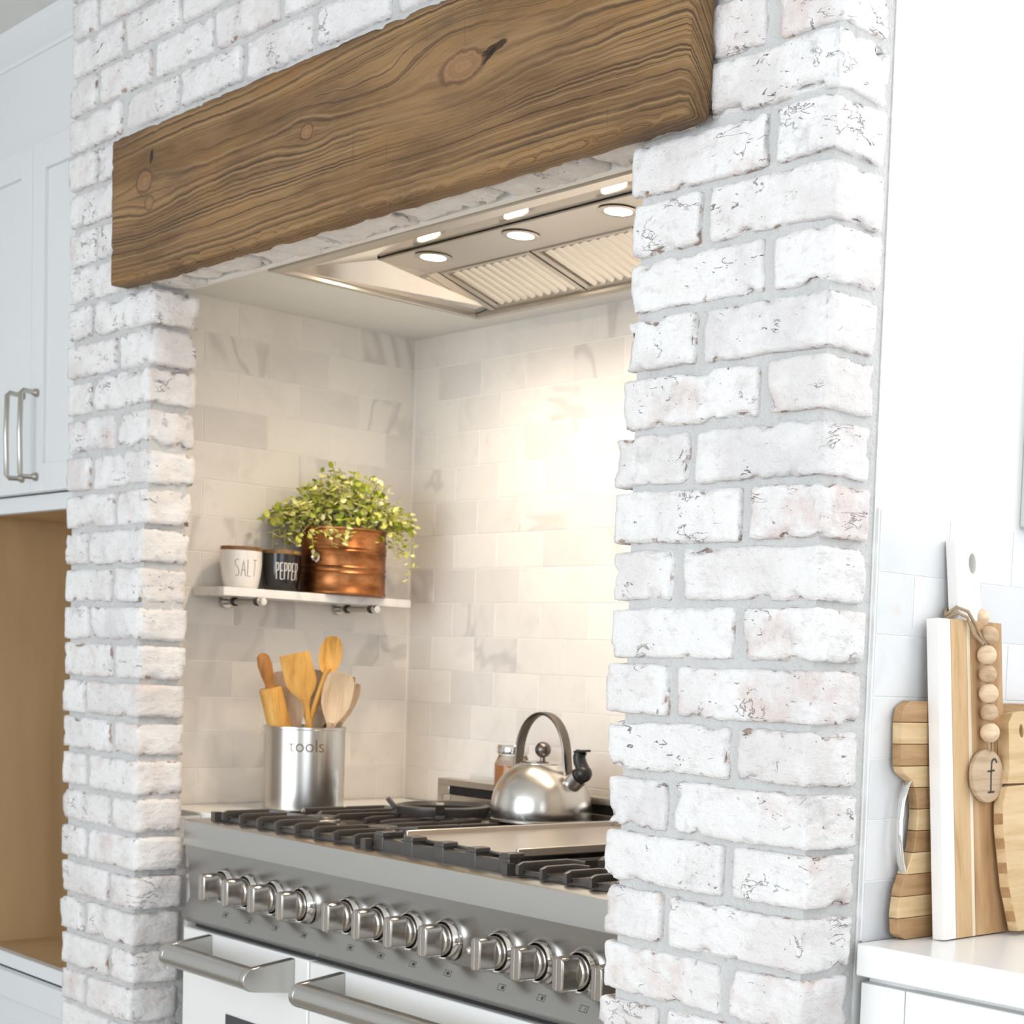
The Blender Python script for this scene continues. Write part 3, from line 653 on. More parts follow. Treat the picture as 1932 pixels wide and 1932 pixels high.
# oven doors
def oven_door(x0, x1, wx0, wx1, hx0, hx1):
    d = MB().box(x0, x1, YF, .095, .14, .7395).build('oven_door', M['enamel'], rg, bevel=.003, loc=((x0+x1)/2, .08, .45))
    def sub(mb, nm, mat, **k):
        o = mb.build(nm, mat, None, loc=((x0+x1)/2, .08, .45), **k); o.parent = d; o.location = (0, 0, 0); return o
    sub(MB().box(wx0, wx1, YF-.0015, YF+.002, .33, .606), 'window', M['glass'])
    zb, yb, rb = .7085, -.012, .0195
    m = MB(); m.tube([(hx0+.010, yb, zb), (hx1-.008, yb, zb)], rb, 28); sub(m, 'handle_bar', M['steel'], smooth=40)
    for x, sgn in ((hx0, -1), (hx1, 1)):
        m = MB(); poly = []
        for k in range(9): t = PI/2+PI*k/8; poly.append((yb+rb*1.02*math.cos(t), zb+rb*1.02*math.sin(t)))
        poly += [(YF, zb-.029), (YF, zb+.029)]
        xa, xb = (x-.004, x+.010) if sgn < 0 else (x-.008, x+.006)
        m.prism(poly, lambda a, b, q: (q, a, b), xa, xb); sub(m, 'bracket', M['steel'], bevel=.0015)
    return d
oven_door(RX0+.004, -.1685, -.436, -.235, -.500, -.2155)
oven_door(-.1645, RX1-.004, -.04, .53, -.066, .55)
box('drawer_panel', (RX0+.006, RX1-.006, YF+.01, .095, .06, .136), M['enamel'], rg, .002)
# back guard
m = MB(); m.box(RX0, RX1, .600, .634, .90, .968); m.box(RX0, RX1, .600, .634, .986, .999); m.box(RX0, RX0+.04, .600, .634, .968, .986); m.box(RX1-.04, RX1, .600, .634, .968, .986); m.box(.0, .04, .600, .634, .968, .986)
m.build('back_guard', M['steel_hood'], rg, bevel=.0012)
box('vent_slot', (RX0+.04, RX1-.04, .612, .630, .968, .986), M['slot'], rg)
# burner wells, burners and grates
ZG = .9545
def burner(x, y, r):
    b = MB().lathe([(0, 0), (r*1.35, 0), (r*1.3, .004), (r*1.0, .006), (r, .012), (r*.98, .013), (0, .013)], 28, (x, y, ZTOP)).build('burner', M['steel_hood'], rg, smooth=35, loc=(x, y, ZTOP))
    c = MB().lathe([(0, .0125), (r*.82, .0125), (r*.86, .015), (r*.8, .018), (0, .0188)], 28, (x, y, ZTOP)).build('burner_cap', M['iron'], None, smooth=35, loc=(x, y, ZTOP)); c.parent = b; c.location = (0, 0, 0)
for x, y, r in ((-.40, .215, .034), (-.40, .455, .034), (-.20, .215, .030), (-.23, .455, .045), (.47, .22, .034), (.47, .46, .030)): burner(x, y, r)
box('spill_tray', (RX0+.05, RX1-.05, .10, .575, ZTOP-.001, ZTOP+.0012), M['iron'], rg)
def grate(x0, x1, y0=.092, y1=.572, nfing=8):
    m = MB(); H = .0115; zt = ZG-H/2; zl = ZG-.0125
    for x in (x0, x1): m.bar((x, y0, zl), (x, y1, zl), .008, .010)
    for y in (y0+.010, (y0+y1)/2, y1-.010): m.bar((x0, y, ZTOP+.006), (x1, y, ZTOP+.006), .008, .006)
    for x in (x0, x1):
        for y in (y0, (y0+y1)/2, y1): m.box(x-.007, x+.007, y-.007, y+.007, ZTOP, ZG-.004)
    for i in range(nfing):
        x = x0+(x1-x0)*(i+.5)/nfing; c = (x0+x1)/2
        for (ya, sgn, ym) in ((y0, 1, y0+(y1-y0)*.25), (y1, -1, y0+(y1-y0)*.75)):
            for s in (sgn, -sgn):
                ys = ya if s == sgn else (y0+y1)/2
                ln = .085-(.030 if abs(i-(nfing-1)/2) < 1.2 else 0)
                pts = [(x, ys, ZTOP+.004), (x, ys, ZG-.005), (x, ys+s*.004, zt+.001), (x, ys+s*ln, zt+.001), (x+(c-x)*.16, ys+s*(ln+.02), zt-.002)]
                m.tube(pts, .0060, 8, True, ((1, 0, .001), 1.0, .72, .6))
    return m.build('grate', M['iron'], rg, smooth=40)
grate(-.545, -.055); grate(.315, .585, nfing=5)
# front rest of the middle section, with lugs
m = MB(); m.bar((-.035, .105, ZG-.012), (.300, .105, ZG-.012), .012, .020)
for i in range(5):
    x = -.032+.082*i; m.box(x-.013, x+.013, .098, .118, ZG-.022 if 0 < i < 4 else ZTOP, ZG+.004); m.box(x-.006, x+.015, .096, .124, ZG+.001, ZG+.009)
m.bar((-.035, .568, ZG-.012), (.300, .568, ZG-.012), .012, .020)
for x in (-.035, .300): m.bar((x, .105, ZG-.012), (x, .568, ZG-.012), .010, .012); m.box(x-.007, x+.007, .561, .575, ZTOP, ZG-.01)
m.build('griddle_rest', M['iron'], rg, bevel=.0015)

# griddle plate lying on its rest
g = thing('griddle', 'flat steel griddle plate lying on the middle of the cooktop', 'griddle', (.17, .32, ZG))
box('plate', (.012, .292, .122, .545, ZG-.001, ZG+.005), M['griddle'], g, .0015)
m = MB(); m.box(.006, .013, .122, .545, ZG+.001, ZG+.0135); m.box(.291, .298, .122, .545, ZG+.001, ZG+.0135); m.box(.006, .298, .545, .552, ZG+.001, ZG+.0135); m.build('raised_edge', M['griddle'], g, bevel=.0015)

# wok ring on the rear burner
wx, wy = -.300, .405
w = thing('wok_ring', 'round black cast iron wok ring on the rear burner beside the kettle', 'wok ring', (wx, wy, ZG))
m = MB(); m.lathe([(.075, .0), (.081, .0), (.085, .010), (.085, .016), (.076, .018), (.072, .010), (.075, .0)], 48, (wx, wy, ZG+.003)); m.build('ring', M['iron'], w, smooth=35)
for k in range(4):
    t = PI/4+k*PI/2+.12; d = Vector((math.cos(t), math.sin(t), 0)); p = Vector((wx, wy, 0))
    m = MB(); m.bar(p+d*.058+Vector((0, 0, ZG+.004)), p+d*.089+Vector((0, 0, ZG+.004)), .016, .008); m.bar(p+d*.085+Vector((0, 0, ZG+.012)), p+d*.100+Vector((0, 0, ZG+.030)), .016, .008)
    m.build('prong', M['iron'], w, bevel=.0015)

# ------------------------------------------------------------------ kettle
KC = Vector((-.140, .505, ZG)); ka = math.radians(8)
kt = thing('kettle', 'brushed steel whistling kettle with arched handle standing on the cooktop', 'kettle', KC)
R = .0905
prof = [(0, .001), (R*.98, .001), (R*1.015, .003), (R*1.015, .006), (R*.985, .0075), (R, .014), (R*1.0, .028), (R*.985, .042), (R*.945, .056), (R*.875, .070), (R*.775, .083), (R*.645, .0945), (R*.50, .103), (R*.44, .1055)]
MB().lathe(prof, 64, KC).build('body', M['kettle'], kt, smooth=45)
MB().lathe([(R*.445, .1045), (R*.445, .1065), (R*.40, .1085), (R*.2, .1105), (0, .111)], 48, KC).build('lid', M['kettle'], kt, smooth=40)
m = MB(); m.lathe([(.005, .110), (.0045, .118)], 16, KC); m.lathe([(0, .116)]+[(.0145*math.sin(t), .1305-.0145*math.cos(t)) for t in [PI*k/12 for k in range(1, 12)]]+[(0, .145)], 24, KC); m.build('lid_knob', M['dark_steel'], kt, smooth=60)
ax = Vector((math.cos(ka), math.sin(ka), 0)); sd = Vector((-math.sin(ka), math.cos(ka), 0))
pts = []
for k in range(25):
    t = PI*k/24; a = -.060*math.cos(t); hz = .098+.098*math.sin(t)**.8
    pts.append(KC+ax*a+Vector((0, 0, hz)))
pts[0] = KC+ax*-.064+Vector((0, 0, .086)); pts[-1] = KC+ax*.064+Vector((0, 0, .086))
m = MB(); m.tube(pts, .0055, 12, True, (tuple(sd), .62, 2.0, .7)); m.build('handle', M['dark_steel'], kt, smooth=45)
sdir = (ax*.80+Vector((0, 0, .60))).normalized(); sp0 = KC+ax*.062+Vector((0, 0, .066))
m = MB(); m.lathe([(.019, 0), (.0180, .012), (.0165, .036), (.0150, .036)], 28, sp0, sdir); m.build('spout', M['kettle'], kt, smooth=40)
sc = sp0+sdir*.046
wh = MB().lathe([(0, -.016)]+[(.0165*math.sin(t), -.0165*math.cos(t)) for t in [PI*k/12 for k in range(2, 12)]]+[(0, .0165)], 24, sc, sdir).build('whistle_cap', M['black'], kt, smooth=60)
m = MB(); hp = KC+ax*.074+Vector((0, 0, .105)); m.tube([sc+Vector((0, 0, .008)), sc-ax*.008+Vector((0, 0, .020)), sc-ax*.010+Vector((0, 0, .030)), sc-ax*.006+Vector((0, 0, .038))], [.011, .011, .0105, .010], 12, True, (tuple(sd), 1, 1.2)); m.bar(sc-ax*.015+Vector((0, 0, .038)), sc+ax*.008+Vector((0, 0, .041)), .020, .004); m.build('lever', M['black'], kt, smooth=45)

# amber jar behind the kettle
JC = Vector((-.312, .568, ZG))
jr = thing('honey_jar', 'amber filled glass jar with silver lid partly hidden behind the kettle', 'jar', JC)
MB().lathe([(0, .0), (.031, .0), (.034, .004), (.034, .092), (.030, .102), (.027, .108), (.027, .112), (0, .112)], 32, JC).build('glass', M['jar_glass'], jr, smooth=40)
MB().lathe([(0, .003), (.0305, .003), (.0315, .006), (.0315, .090), (0, .092)], 32, JC).build('contents', M['amber'], jr, smooth=40)
MB().lathe([(0, .1125), (.0295, .1125), (.0300, .114), (.0300, .127), (.0285, .129), (0, .129)], 32, JC).build('lid', M['chrome'], jr, smooth=40)

# ------------------------------------------------------------------ lettering
def glyphs(body, size, thin=0.0):
    cu = bpy.data.curves.new('tmp_text', 'FONT'); cu.body = body; cu.size = size; cu.align_x = 'CENTER'; cu.align_y = 'CENTER'; cu.offset = thin; cu.resolution_u = 3
    o = bpy.data.objects.new('tmp_text', cu); COL.objects.link(o)
    dg = bpy.context.evaluated_depsgraph_get(); me = o.evaluated_get(dg).to_mesh()
    vs = [tuple(v.co) for v in me.vertices]; fs = [tuple(p.vertices) for p in me.polygons]
    o.evaluated_get(dg).to_mesh_clear(); bpy.data.objects.remove(o); bpy.data.curves.remove(cu)
    return vs, fs
STROKES = {'S': [[(.9, .95), (.45, 1), (.1, .9), (.15, .68), (.8, .4), (.88, .12), (.5, 0), (.05, .04)]], 'A': [[(0, 0), (.5, 1), (1, 0)], [(.2, .36), (.8, .36)]], 'L': [[(.1, 1), (.1, 0), (.95, 0)]],
           'T': [[(0, 1), (1, 1)], [(.5, 1), (.5, 0)]], 'P': [[(.1, 0), (.1, 1), (.75, .98), (.9, .78), (.75, .55), (.1, .52)]], 'E': [[(.95, 1), (.1, 1), (.1, 0), (.95, 0)], [(.1, .52), (.8, .52)]],
           'R': [[(.1, 0), (.1, 1), (.75, .98), (.9, .78), (.75, .55), (.1, .52)], [(.45, .52), (.95, 0)]]}
def stroke_word(word, wid, hgt, gap, sw):
    """thin hand-drawn capitals as flat ribbons, centred on the origin"""
    vs, fs = [], []; x = -(len(word)*(wid+gap)-gap)/2
    for ch in word:
        for line in STROKES[ch]:
            pts = []
            for (a, b), (c, d) in zip(line, line[1:]):
                for k in range(4): pts.append(Vector((x+(a+(c-a)*k/4)*wid, (b+(d-b)*k/4-.5)*hgt, 0)))
            pts.append(Vector((x+line[-1][0]*wid, (line[-1][1]-.5)*hgt, 0)))
            o = len(vs); L_, R_ = [], []
            for i, p in enumerate(pts):
                d = (pts[min(i+1, len(pts)-1)]-pts[max(i-1, 0)]).normalized(); q = Vector((-d.y, d.x, 0))*sw/2; L_.append(tuple(p+q)); R_.append(tuple(p-q))
            vs += L_+R_; k = len(pts); fs += [(o+i, o+i+1, o+k+i+1, o+k+i) for i in range(k-1)]
        x += wid+gap
    return vs, fs
def wrap(vs, c, rad, z, ang, sx=1, sz=1, slope=None):
    out = []
    for (x, y, _) in vs:
        zz = z+y*sz; r = rad if slope is None else slope(zz)
        t = ang+x*sx/rad; out.append((c[0]+r*math.cos(t), c[1]+r*math.sin(t), zz))
    return out

# ------------------------------------------------------------------ utensil canister
SC = Vector((-.690, .348, ZL))
cn = thing('utensil_canister', 'brushed steel utensil canister lettered tools on the white ledge', 'canister', SC)
RC = .0765
MB().lathe([(0, .0005), (RC-.003, .0005), (RC, .004), (RC, .158), (RC+.0018, .1595), (RC+.0018, .1635), (RC-.0015, .1640), (RC-.0025, .158), (RC-.0025, .004), (0, .003)], 56, SC).build('body', M['steel_v'], cn, smooth=40)
hv = Vector((SC.x-CAM.x, SC.y-CAM.y, 0)).normalized(); sv = Vector((-hv.y*-1, -hv.x, 0)); sv = Vector((hv.y, -hv.x, 0)); tv = -hv
angc = math.atan2(tv.y, tv.x)
vs_, fs_ = glyphs('tools', .042, -.0004)
MB().add(wrap(vs_, SC, RC+.0006, SC.z+.127, angc+.06, .80, .85), fs_).build('lettering', M['tool_print'], cn)

def U(s, t, z): return SC+sv*s+tv*t+Vector((0, 0, z-SC.z))
def paddle(name, label, foot, neck, top, w, th, mat, prof, hr=.0065, spin=0):
    """wooden utensil: round handle from foot to neck, flat or bowl-shaped head from neck to top"""
    f, nk, tp = U(*foot), U(*neck), U(*top); d = (tp-nk).normalized()
    n = (tv*math.cos(spin)+sv*math.sin(spin)); n = (n-d*n.dot(d)).normalized(); a = d.cross(n).normalized(); L = (tp-nk).length
    o = thing(name, label, 'utensil', f, 'wooden utensils in the steel canister')
    MB().tube([f, f+(nk-f)*.5, nk+d*.012], [hr*.9, hr*.9, hr], 12).build('handle', mat, o, smooth=50)
    m = MB(); rows = len(prof); nn = 9; vs = []
    for side in (0, 1):
        for (h, ww, cup) in prof:
            for k in range(nn):
                q = -1+2*k/(nn-1)
                depth = cup*(1-q*q)*th*2.2
                e = th*(1-.75*abs(q)**4)
                off = (e/2 if side == 0 else -e/2)-depth
                vs.append(nk+d*L*h+a*q*ww*w/2+n*off)
    fs = []
    B = rows*nn
    for i in range(rows-1):
        for k in range(nn-1):
            fs.append((i*nn+k, i*nn+k+1, (i+1)*nn+k+1, (i+1)*nn+k)); fs.append((B+i*nn+k, B+(i+1)*nn+k, B+(i+1)*nn+k+1, B+i*nn+k+1))
        fs.append((i*nn, (i+1)*nn, B+(i+1)*nn, B+i*nn)); fs.append((i*nn+nn-1, B+i*nn+nn-1, B+(i+1)*nn+nn-1, (i+1)*nn+nn-1))
    for k in range(nn-1):
        fs.append((k, B+k, B+k+1, k+1)); q = (rows-1)*nn; fs.append((q+k, q+k+1, B+q+k+1, B+q+k))
    m.add(vs, fs); m.build('head', mat, o, smooth=45)
    return o
oval = [(math.sin(k/12*PI/2)**1.0*1.0 if False else (1-math.cos(PI*k/12))/2, max(.16, math.sin(PI*(k/12*.97+.015))**.80), .75*math.sin(PI*k/12)) for k in range(13)]
paddle('wooden_spoon', 'tall honey coloured wooden spoon with oval bowl, highest in the canister', (-.044, .012, .945), (.0385, .032, 1.203), (.0505, .035, 1.277), .044, .006, M['honey_wood'], oval, .0060)
spat = [(0, .20, 0), (.12, .36, 0), (.26, .72, 0), (.40, .98, 0), (.55, 1.0, 0), (.85, 1.0, 0), (1.0, .98, 0)]
sp_o = paddle('wooden_spatula', 'flat honey coloured bamboo spatula with square end in the canister', (.030, .020, .945), (.0025, .032, 1.142), (-.023, .036, 1.240), .058, .006, M['honey_wood'], spat, .0062)
broad_ = [(0, .20, 0), (.1, .36, .1), (.25, .68, .3), (.42, .93, .5), (.6, 1.0, .6), (.78, .98, .5), (.92, .86, .3), (1.0, .66, .1)]
rnd_ = [(0, .25, 0), (.15, .5, .1), (.35, .85, .2), (.55, 1, .2), (.75, .95, .2), (.9, .72, .1), (1, .4, 0)]
paddle('wooden_spoon', 'pale beech spoon with broad slanted bowl nearest the rim in the canister', (.005, -.010, .945), (.047, .040, 1.098), (.066, .046, 1.206), .058, .008, M['beech'], broad_, .0070)
paddle('wooden_spoon', 'narrow pale beech spoon seen edge on, outermost beside the broad spoon', (.000, -.030, .945), (.062, .012, 1.100), (.098, .016, 1.186), .040, .007, M['beech'], rnd_, .0060, .9)
paddle('wooden_paddle', 'pale beech turning paddle with rounded end behind the square spatula', (-.010, .0, .945), (-.018, .010, 1.085), (-.046, .004, 1.205), .066, .006, M['beech'], rnd_, .0065)
paddle('wooden_paddle', 'greyish wooden paddle standing behind the tall spoon handle', (.0, -.015, .945), (.016, .0, 1.080), (.030, -.004, 1.209), .064, .006, M['beech_grey'], broad_, .0065)
paddle('dark_spatula', 'dark brown spatula mostly hidden behind the pale wooden spoons', (.01, -.040, .945), (.030, -.030, 1.080), (.046, -.036, 1.204), .100, .005, M['lid_wood'], [(0, .2, 0), (.3, .55, 0), (.6, .95, 0), (.85, 1, 0), (1, .96, 0)], .0060)
rp = thing('rolling_pin', 'small honey coloured wooden rolling pin leaning out of the canister', 'rolling pin', U(-.02, .0, .945), 'wooden utensils in the steel canister')
p0, p1 = U(-.018, .010, .975), U(-.066, .026, 1.172); d = (p1-p0).normalized(); L = (p1-p0).length
MB().lathe([(0, 0), (.0195, 0), (.0215, .003), (.0215, L-.003), (.0195, L), (0, L)], 24, p0, d).build('roller', M['honey_wood'], rp, smooth=40)
MB().lathe([(.0085, L), (.0085, L+.010), (.0120, L+.026), (.0135, L+.045), (.0110, L+.062), (.0045, L+.068), (0, L+.069)], 20, p0, d).build('handle', M['pin_handle'], rp, smooth=50)

# ------------------------------------------------------------------ marble shelf and what stands on it
ZS = 1.3615; SX1 = -.722
sh = thing('marble_shelf', 'small white marble shelf on two rod brackets on the tiled side wall', 'shelf', (XW+.006, .4, ZS-.017))
box('slab', (XW+.006, SX1, .190, .604, ZS-.0165, ZS), M['shelf_marble'], sh, .001)
for y in (.258, .508):
    b = MB().tube([(XW+.006, y, ZS-.0245), (-.700, y, ZS-.0245)], .0060, 16).build('bracket', M['nickel'], sh, smooth=40, loc=(XW, y, ZS))
    def subp(mb, nm, mat):
        o = mb.build(nm, mat, None, smooth=40, loc=(XW, y, ZS)); o.parent = b; o.location = (0, 0, 0)
    subp(MB().lathe([(0, 0), (.013, 0), (.012, .006), (0, .006)], 20, (XW+.006, y, ZS-.0245), (1, 0, 0)), 'wall_plate', M['nickel'])
    for q in (.032, .122): subp(MB().lathe([(.0059, 0), (.0086, .001), (.0086, .007), (.0059, .008)], 20, (XW+.006+q, y, ZS-.0245), (1, 0, 0)), 'collar', M['black'])
    subp(MB().lathe([(0, .011), (.007, .010), (.0086, .007), (.0086, 0), (0, 0)], 20, (-.706, y, ZS-.0245), (1, 0, 0)), 'end_cap', M['chrome'])
def jar(name, label, y, mat, word, pm, r=.0385, h=.074, tw=.030, sx=.55):
    c = Vector((-.785, y, ZS)); o = thing(name, label, 'jar', c, 'seasoning jars on the marble shelf')
    pr = [(0, .0004), (r*.76, .0004), (r*.83, .004), (r*.93, .024), (r, .046), (r, h), (0, h)]
    MB().lathe(pr, 40, c).build('body', mat, o, smooth=40)
    MB().lathe([(0, h), (r*1.01, h), (r*1.015, h+.001), (r*1.015, h+.006), (r*.98, h+.0075), (0, h+.0075)], 40, c).build('lid', M['lid_wood'], o, smooth=40)
    hd = Vector((CAM.x-c.x, CAM.y-c.y, 0)); ang = math.atan2(hd.y, hd.x)
    vs, fs = stroke_word(word, .0085 if word == 'SALT' else .0062, .032, .0030 if word == 'SALT' else .0016, .0010 if word == 'SALT' else .0016)
    def sl(z):
        q = z-c.z
        for (ra, za), (rb, zb) in zip(pr[1:], pr[2:]):
            if za <= q <= zb and zb > za: return ra+(rb-ra)*(q-za)/(zb-za)+.0005
        return r+.0005
    MB().add(wrap(vs, c, r, ZS+.040, ang+(.26 if word == 'SALT' else .36), 1, 1, sl), fs).build('lettering', pm, o)
jar('salt_jar', 'white ceramic jar lettered SALT with wooden lid on the shelf', .258, M['white_glaze'], 'SALT', M['print_grey'], sx=.32)
jar('pepper_jar', 'black ceramic jar lettered PEPPER with wooden lid on the shelf', .342, M['black_glaze'], 'PEPPER', M['print_white'], sx=.27)
PC = Vector((-.768, .472, ZS)); pt = thing('potted_plant', 'leafy variegated green plant in a ribbed copper pot on the shelf', 'potted plant', PC)
RP = .0955; MBp = MB()
prof = [(0, .0005), (RP*.95, .0005), (RP*.985, .003), (RP*.985, .007), (RP*.965, .010), (RP*.965, .040), (RP*.985, .044), (RP*.965, .047), (RP*.965, .051), (RP*.985, .055), (RP*.965, .058), (RP*.97, .084), (RP*.99, .088), (RP*.97, .091), (RP*.99, .095), (RP*.965, .099), (RP*.965, .128), (RP*1.0, .131), (RP*1.0, .134), (RP*.96, .134), (RP*.94, .118), (0, .116)]
PC2 = PC-Vector((0, 0, 0)); sc_ = .86
prof = [(a*.90, h) for a, h in prof]
MB().lathe(prof, 56, PC).build('copper_pot', M['copper'], pt, smooth=30)
hd = (CAM-PC); hd.z = 0; hd.normalize(); sr = Vector((-hd.y, hd.x, 0))
hc = PC+sr*(-.052)+hd*.068+Vector((0, 0, .072))
nrm = Vector((hc.x-PC.x, hc.y-PC.y, 0)).normalized()
MB().lathe([(.006, -.002), (.0095, .0), (.0105, .004), (.0075, .006), (.005, .004), (.006, -.002)], 20, hc, nrm).build('ring_handle', M['chrome'], pt, smooth=40)
rng = random.Random(11); leaves = MB(); stems = MB()
def leaf(p, d, n, l):
    d = d.normalized(); a = d.cross(n).normalized()
    if a.length < .1: a = d.orthogonal().normalized()
    n2 = a.cross(d).normalized(); w = l*.34
    vs = [p, p+d*l*.35+a*w-n2*l*.03, p+d*l*.75+a*w*.7-n2*l*.06, p+d*l, p+d*l*.75-a*w*.7-n2*l*.06, p+d*l*.35-a*w-n2*l*.03, p+d*l*.5+n2*l*.06]
    leaves.add(vs, [(0, 1, 6), (1, 2, 6), (2, 3, 6), (3, 4, 6), (4, 5, 6), (5, 0, 6)])
for i in range(150):
    u = sr*max(-.135, min(.135, rng.gauss(-.004, .066)))+hd*rng.gauss(.010, .034); 
    if (PC+u).x < XW+.03: u -= hd*((PC+u).x-XW-.035)
    base = PC+Vector((u.x*.55, u.y*.55, .118)); hgt = max(.012, .128*(1-(u.dot(sr)/.155)**2)*rng.uniform(.35, 1.0))
    droop = rng.random() < .28
    tip = PC+u*(1.22 if droop else 1.0)+Vector((0, 0, .130+hgt if not droop else .128+rng.uniform(-.040, .04)))
    tip.x = max(tip.x, XW+.025); tip.y = min(tip.y, YB-.03)
    mid = (base+tip)/2+Vector((0, 0, .03)); pts = [base, mid, tip]
    stems.tube(pts, .0009, 5)
    for k in range(13):
        t = rng.uniform(.35, 1.0); p = base*(1-t)**2+mid*2*t*(1-t)+tip*t*t if k < 12 else tip
        p += Vector((rng.gauss(0, .009), rng.gauss(0, .009), rng.gauss(0, .007))); p.x = max(p.x, XW+.012)
        leaf(p, Vector((rng.gauss(.1, 1), rng.gauss(0, 1), rng.gauss(-.1, .7))), Vector((rng.gauss(0, .4), rng.gauss(0, .4), 1)), rng.uniform(.012, .0205))
for (s0, ln) in ((-.105, .05), (-.052, .055), (.098, .045), (.118, .085), (.128, .060), (-.128, .06), (-.02, .03)):
    b0 = PC+sr*s0*.85+hd*.085*(1 if abs(s0) < .07 else .3)+Vector((0, 0, .132)); tp = PC+sr*s0*1.08+hd*.088*(1.02 if abs(s0) < .07 else .45)+Vector((0, 0, .125-ln)); tp.x = max(tp.x, XW+.02); tp.y = min(tp.y, YB-.02)
    mid = (b0+tp)/2+sr*.012*(1 if s0 > 0 else -1)+hd*.008+Vector((0, 0, .022)); stems.tube([b0, mid, tp], .0008, 5)
    for k in range(9):
        t = .3+.7*k/8; p = b0*(1-t)**2+mid*2*t*(1-t)+tp*t*t
        leaf(p, Vector((rng.gauss(.2, 1), rng.gauss(0, 1), rng.gauss(-.2, .6))), Vector((0, 0, 1)), rng.uniform(.010, .016))
fo = leaves.build('foliage', M['leaf'], pt); fo['kind'] = 'stuff'
so = stems.build('stems', M['twig'], pt, smooth=60); so['kind'] = 'stuff'

# ------------------------------------------------------------------ range hood insert
hd_ = thing('range_hood', 'stainless range hood insert with lights and slatted baffle filters in the alcove ceiling', 'range hood', (.1, .4, ZC))
ZF = 1.919; fw_ = .026
for b in ((HX0, HX1, HY0, HY0+fw_), (HX0, HX1, HY1-.014, HY1), (HX0, HX0+.012, HY0+fw_, HY1-.014), (HX1-.012, HX1, HY0+fw_, HY1-.014)):
    box('flange', (b[0], b[1], b[2], b[3], ZF, ZF+.010), M['steel_hood'], hd_, .0015)
PX0, PX1, PY0, PY1, ZP = -.474, .67, .352, .472, 1.970
m = MB(); z0 = ZF+.009
m.add([(HX0+.012, HY0+fw_, z0), (HX0+.012, HY1-.014, z0), (PX0, .606, z0+.004), (PX0, PY1, ZP), (PX0, PY0, ZP), (PX0, PY0-.003, ZP+.004)], [(0, 1, 2, 3, 4, 5)])
m.build('side_slope', M['steel_mirror'], hd_); m = MB()
m.add([(HX1-.012, HY0+fw_, z0), (HX1-.012, HY1-.014, z0), (PX1, .606, z0+.004), (PX1, PY1, ZP), (PX1, PY0, ZP), (PX1, PY0-.003, ZP+.004)], [(5, 4, 3, 2, 1, 0)])
m.build('side_slope', M['steel_mirror'], hd_)
m = MB(); m.add([(HX0+.012, HY0+fw_, z0), (HX1-.012, HY0+fw_, z0), (PX1, PY0-.003, ZP+.004), (PX0, PY0-.003, ZP+.004)], [(0, 1, 2, 3)]); m.build('front_slope', M['steel_mirror'], hd_)
box('light_strip', (PX0, PX1, PY0, PY1, ZP, ZP+.012), M['steel_hood'], hd_, .001)
for b in ((HX0+.001, HX0+.004, HY0+.002, HY1-.002), (HX1-.004, HX1-.001, HY0+.002, HY1-.002), (HX0+.004, HX1-.004, HY0+.002, HY0+.005), (HX0+.004, HX1-.004, HY1-.005, HY1-.002)):
    box('housing_panel', (*b, ZF+.0105, 2.03), M['steel_hood'], hd_)
box('hood_cover', (HX0+.013, HX1-.013, HY0+.03, HY1-.016, 2.03, 2.04), M['steel_hood'], hd_)
for lx in (-.361, -.103, .152, .408):
    ly = .394
    lm = MB().lathe([(.026, -.0005), (.032, -.0012), (.033, -.0025), (.029, -.0040), (.0225, -.0034), (.0225, -.0012)], 32, (lx, ly, ZP+.0005)).build('lamp', M['nickel'], hd_, smooth=40, loc=(lx, ly, ZP))
    ln = MB().lathe([(0, -.0036), (.015, -.0032), (.022, -.0022), (.022, -.0008), (0, -.0008)], 32, (lx, ly, ZP+.0005)).build('lens', M['lamp'], None, smooth=40, loc=(lx, ly, ZP)); ln.parent = lm; ln.location = (0, 0, 0)
    sl = bpy.data.lights.new('hood_lamp_light', 'SPOT'); sl.energy = 6.6; sl.color = (1, .81, .60); sl.spot_size = math.radians(154); sl.spot_blend = .95; sl.shadow_soft_size = .028
    so_ = bpy.data.objects.new('hood_lamp_light', sl); COL.objects.link(so_); so_.location = (lx, ly, ZP-.012)
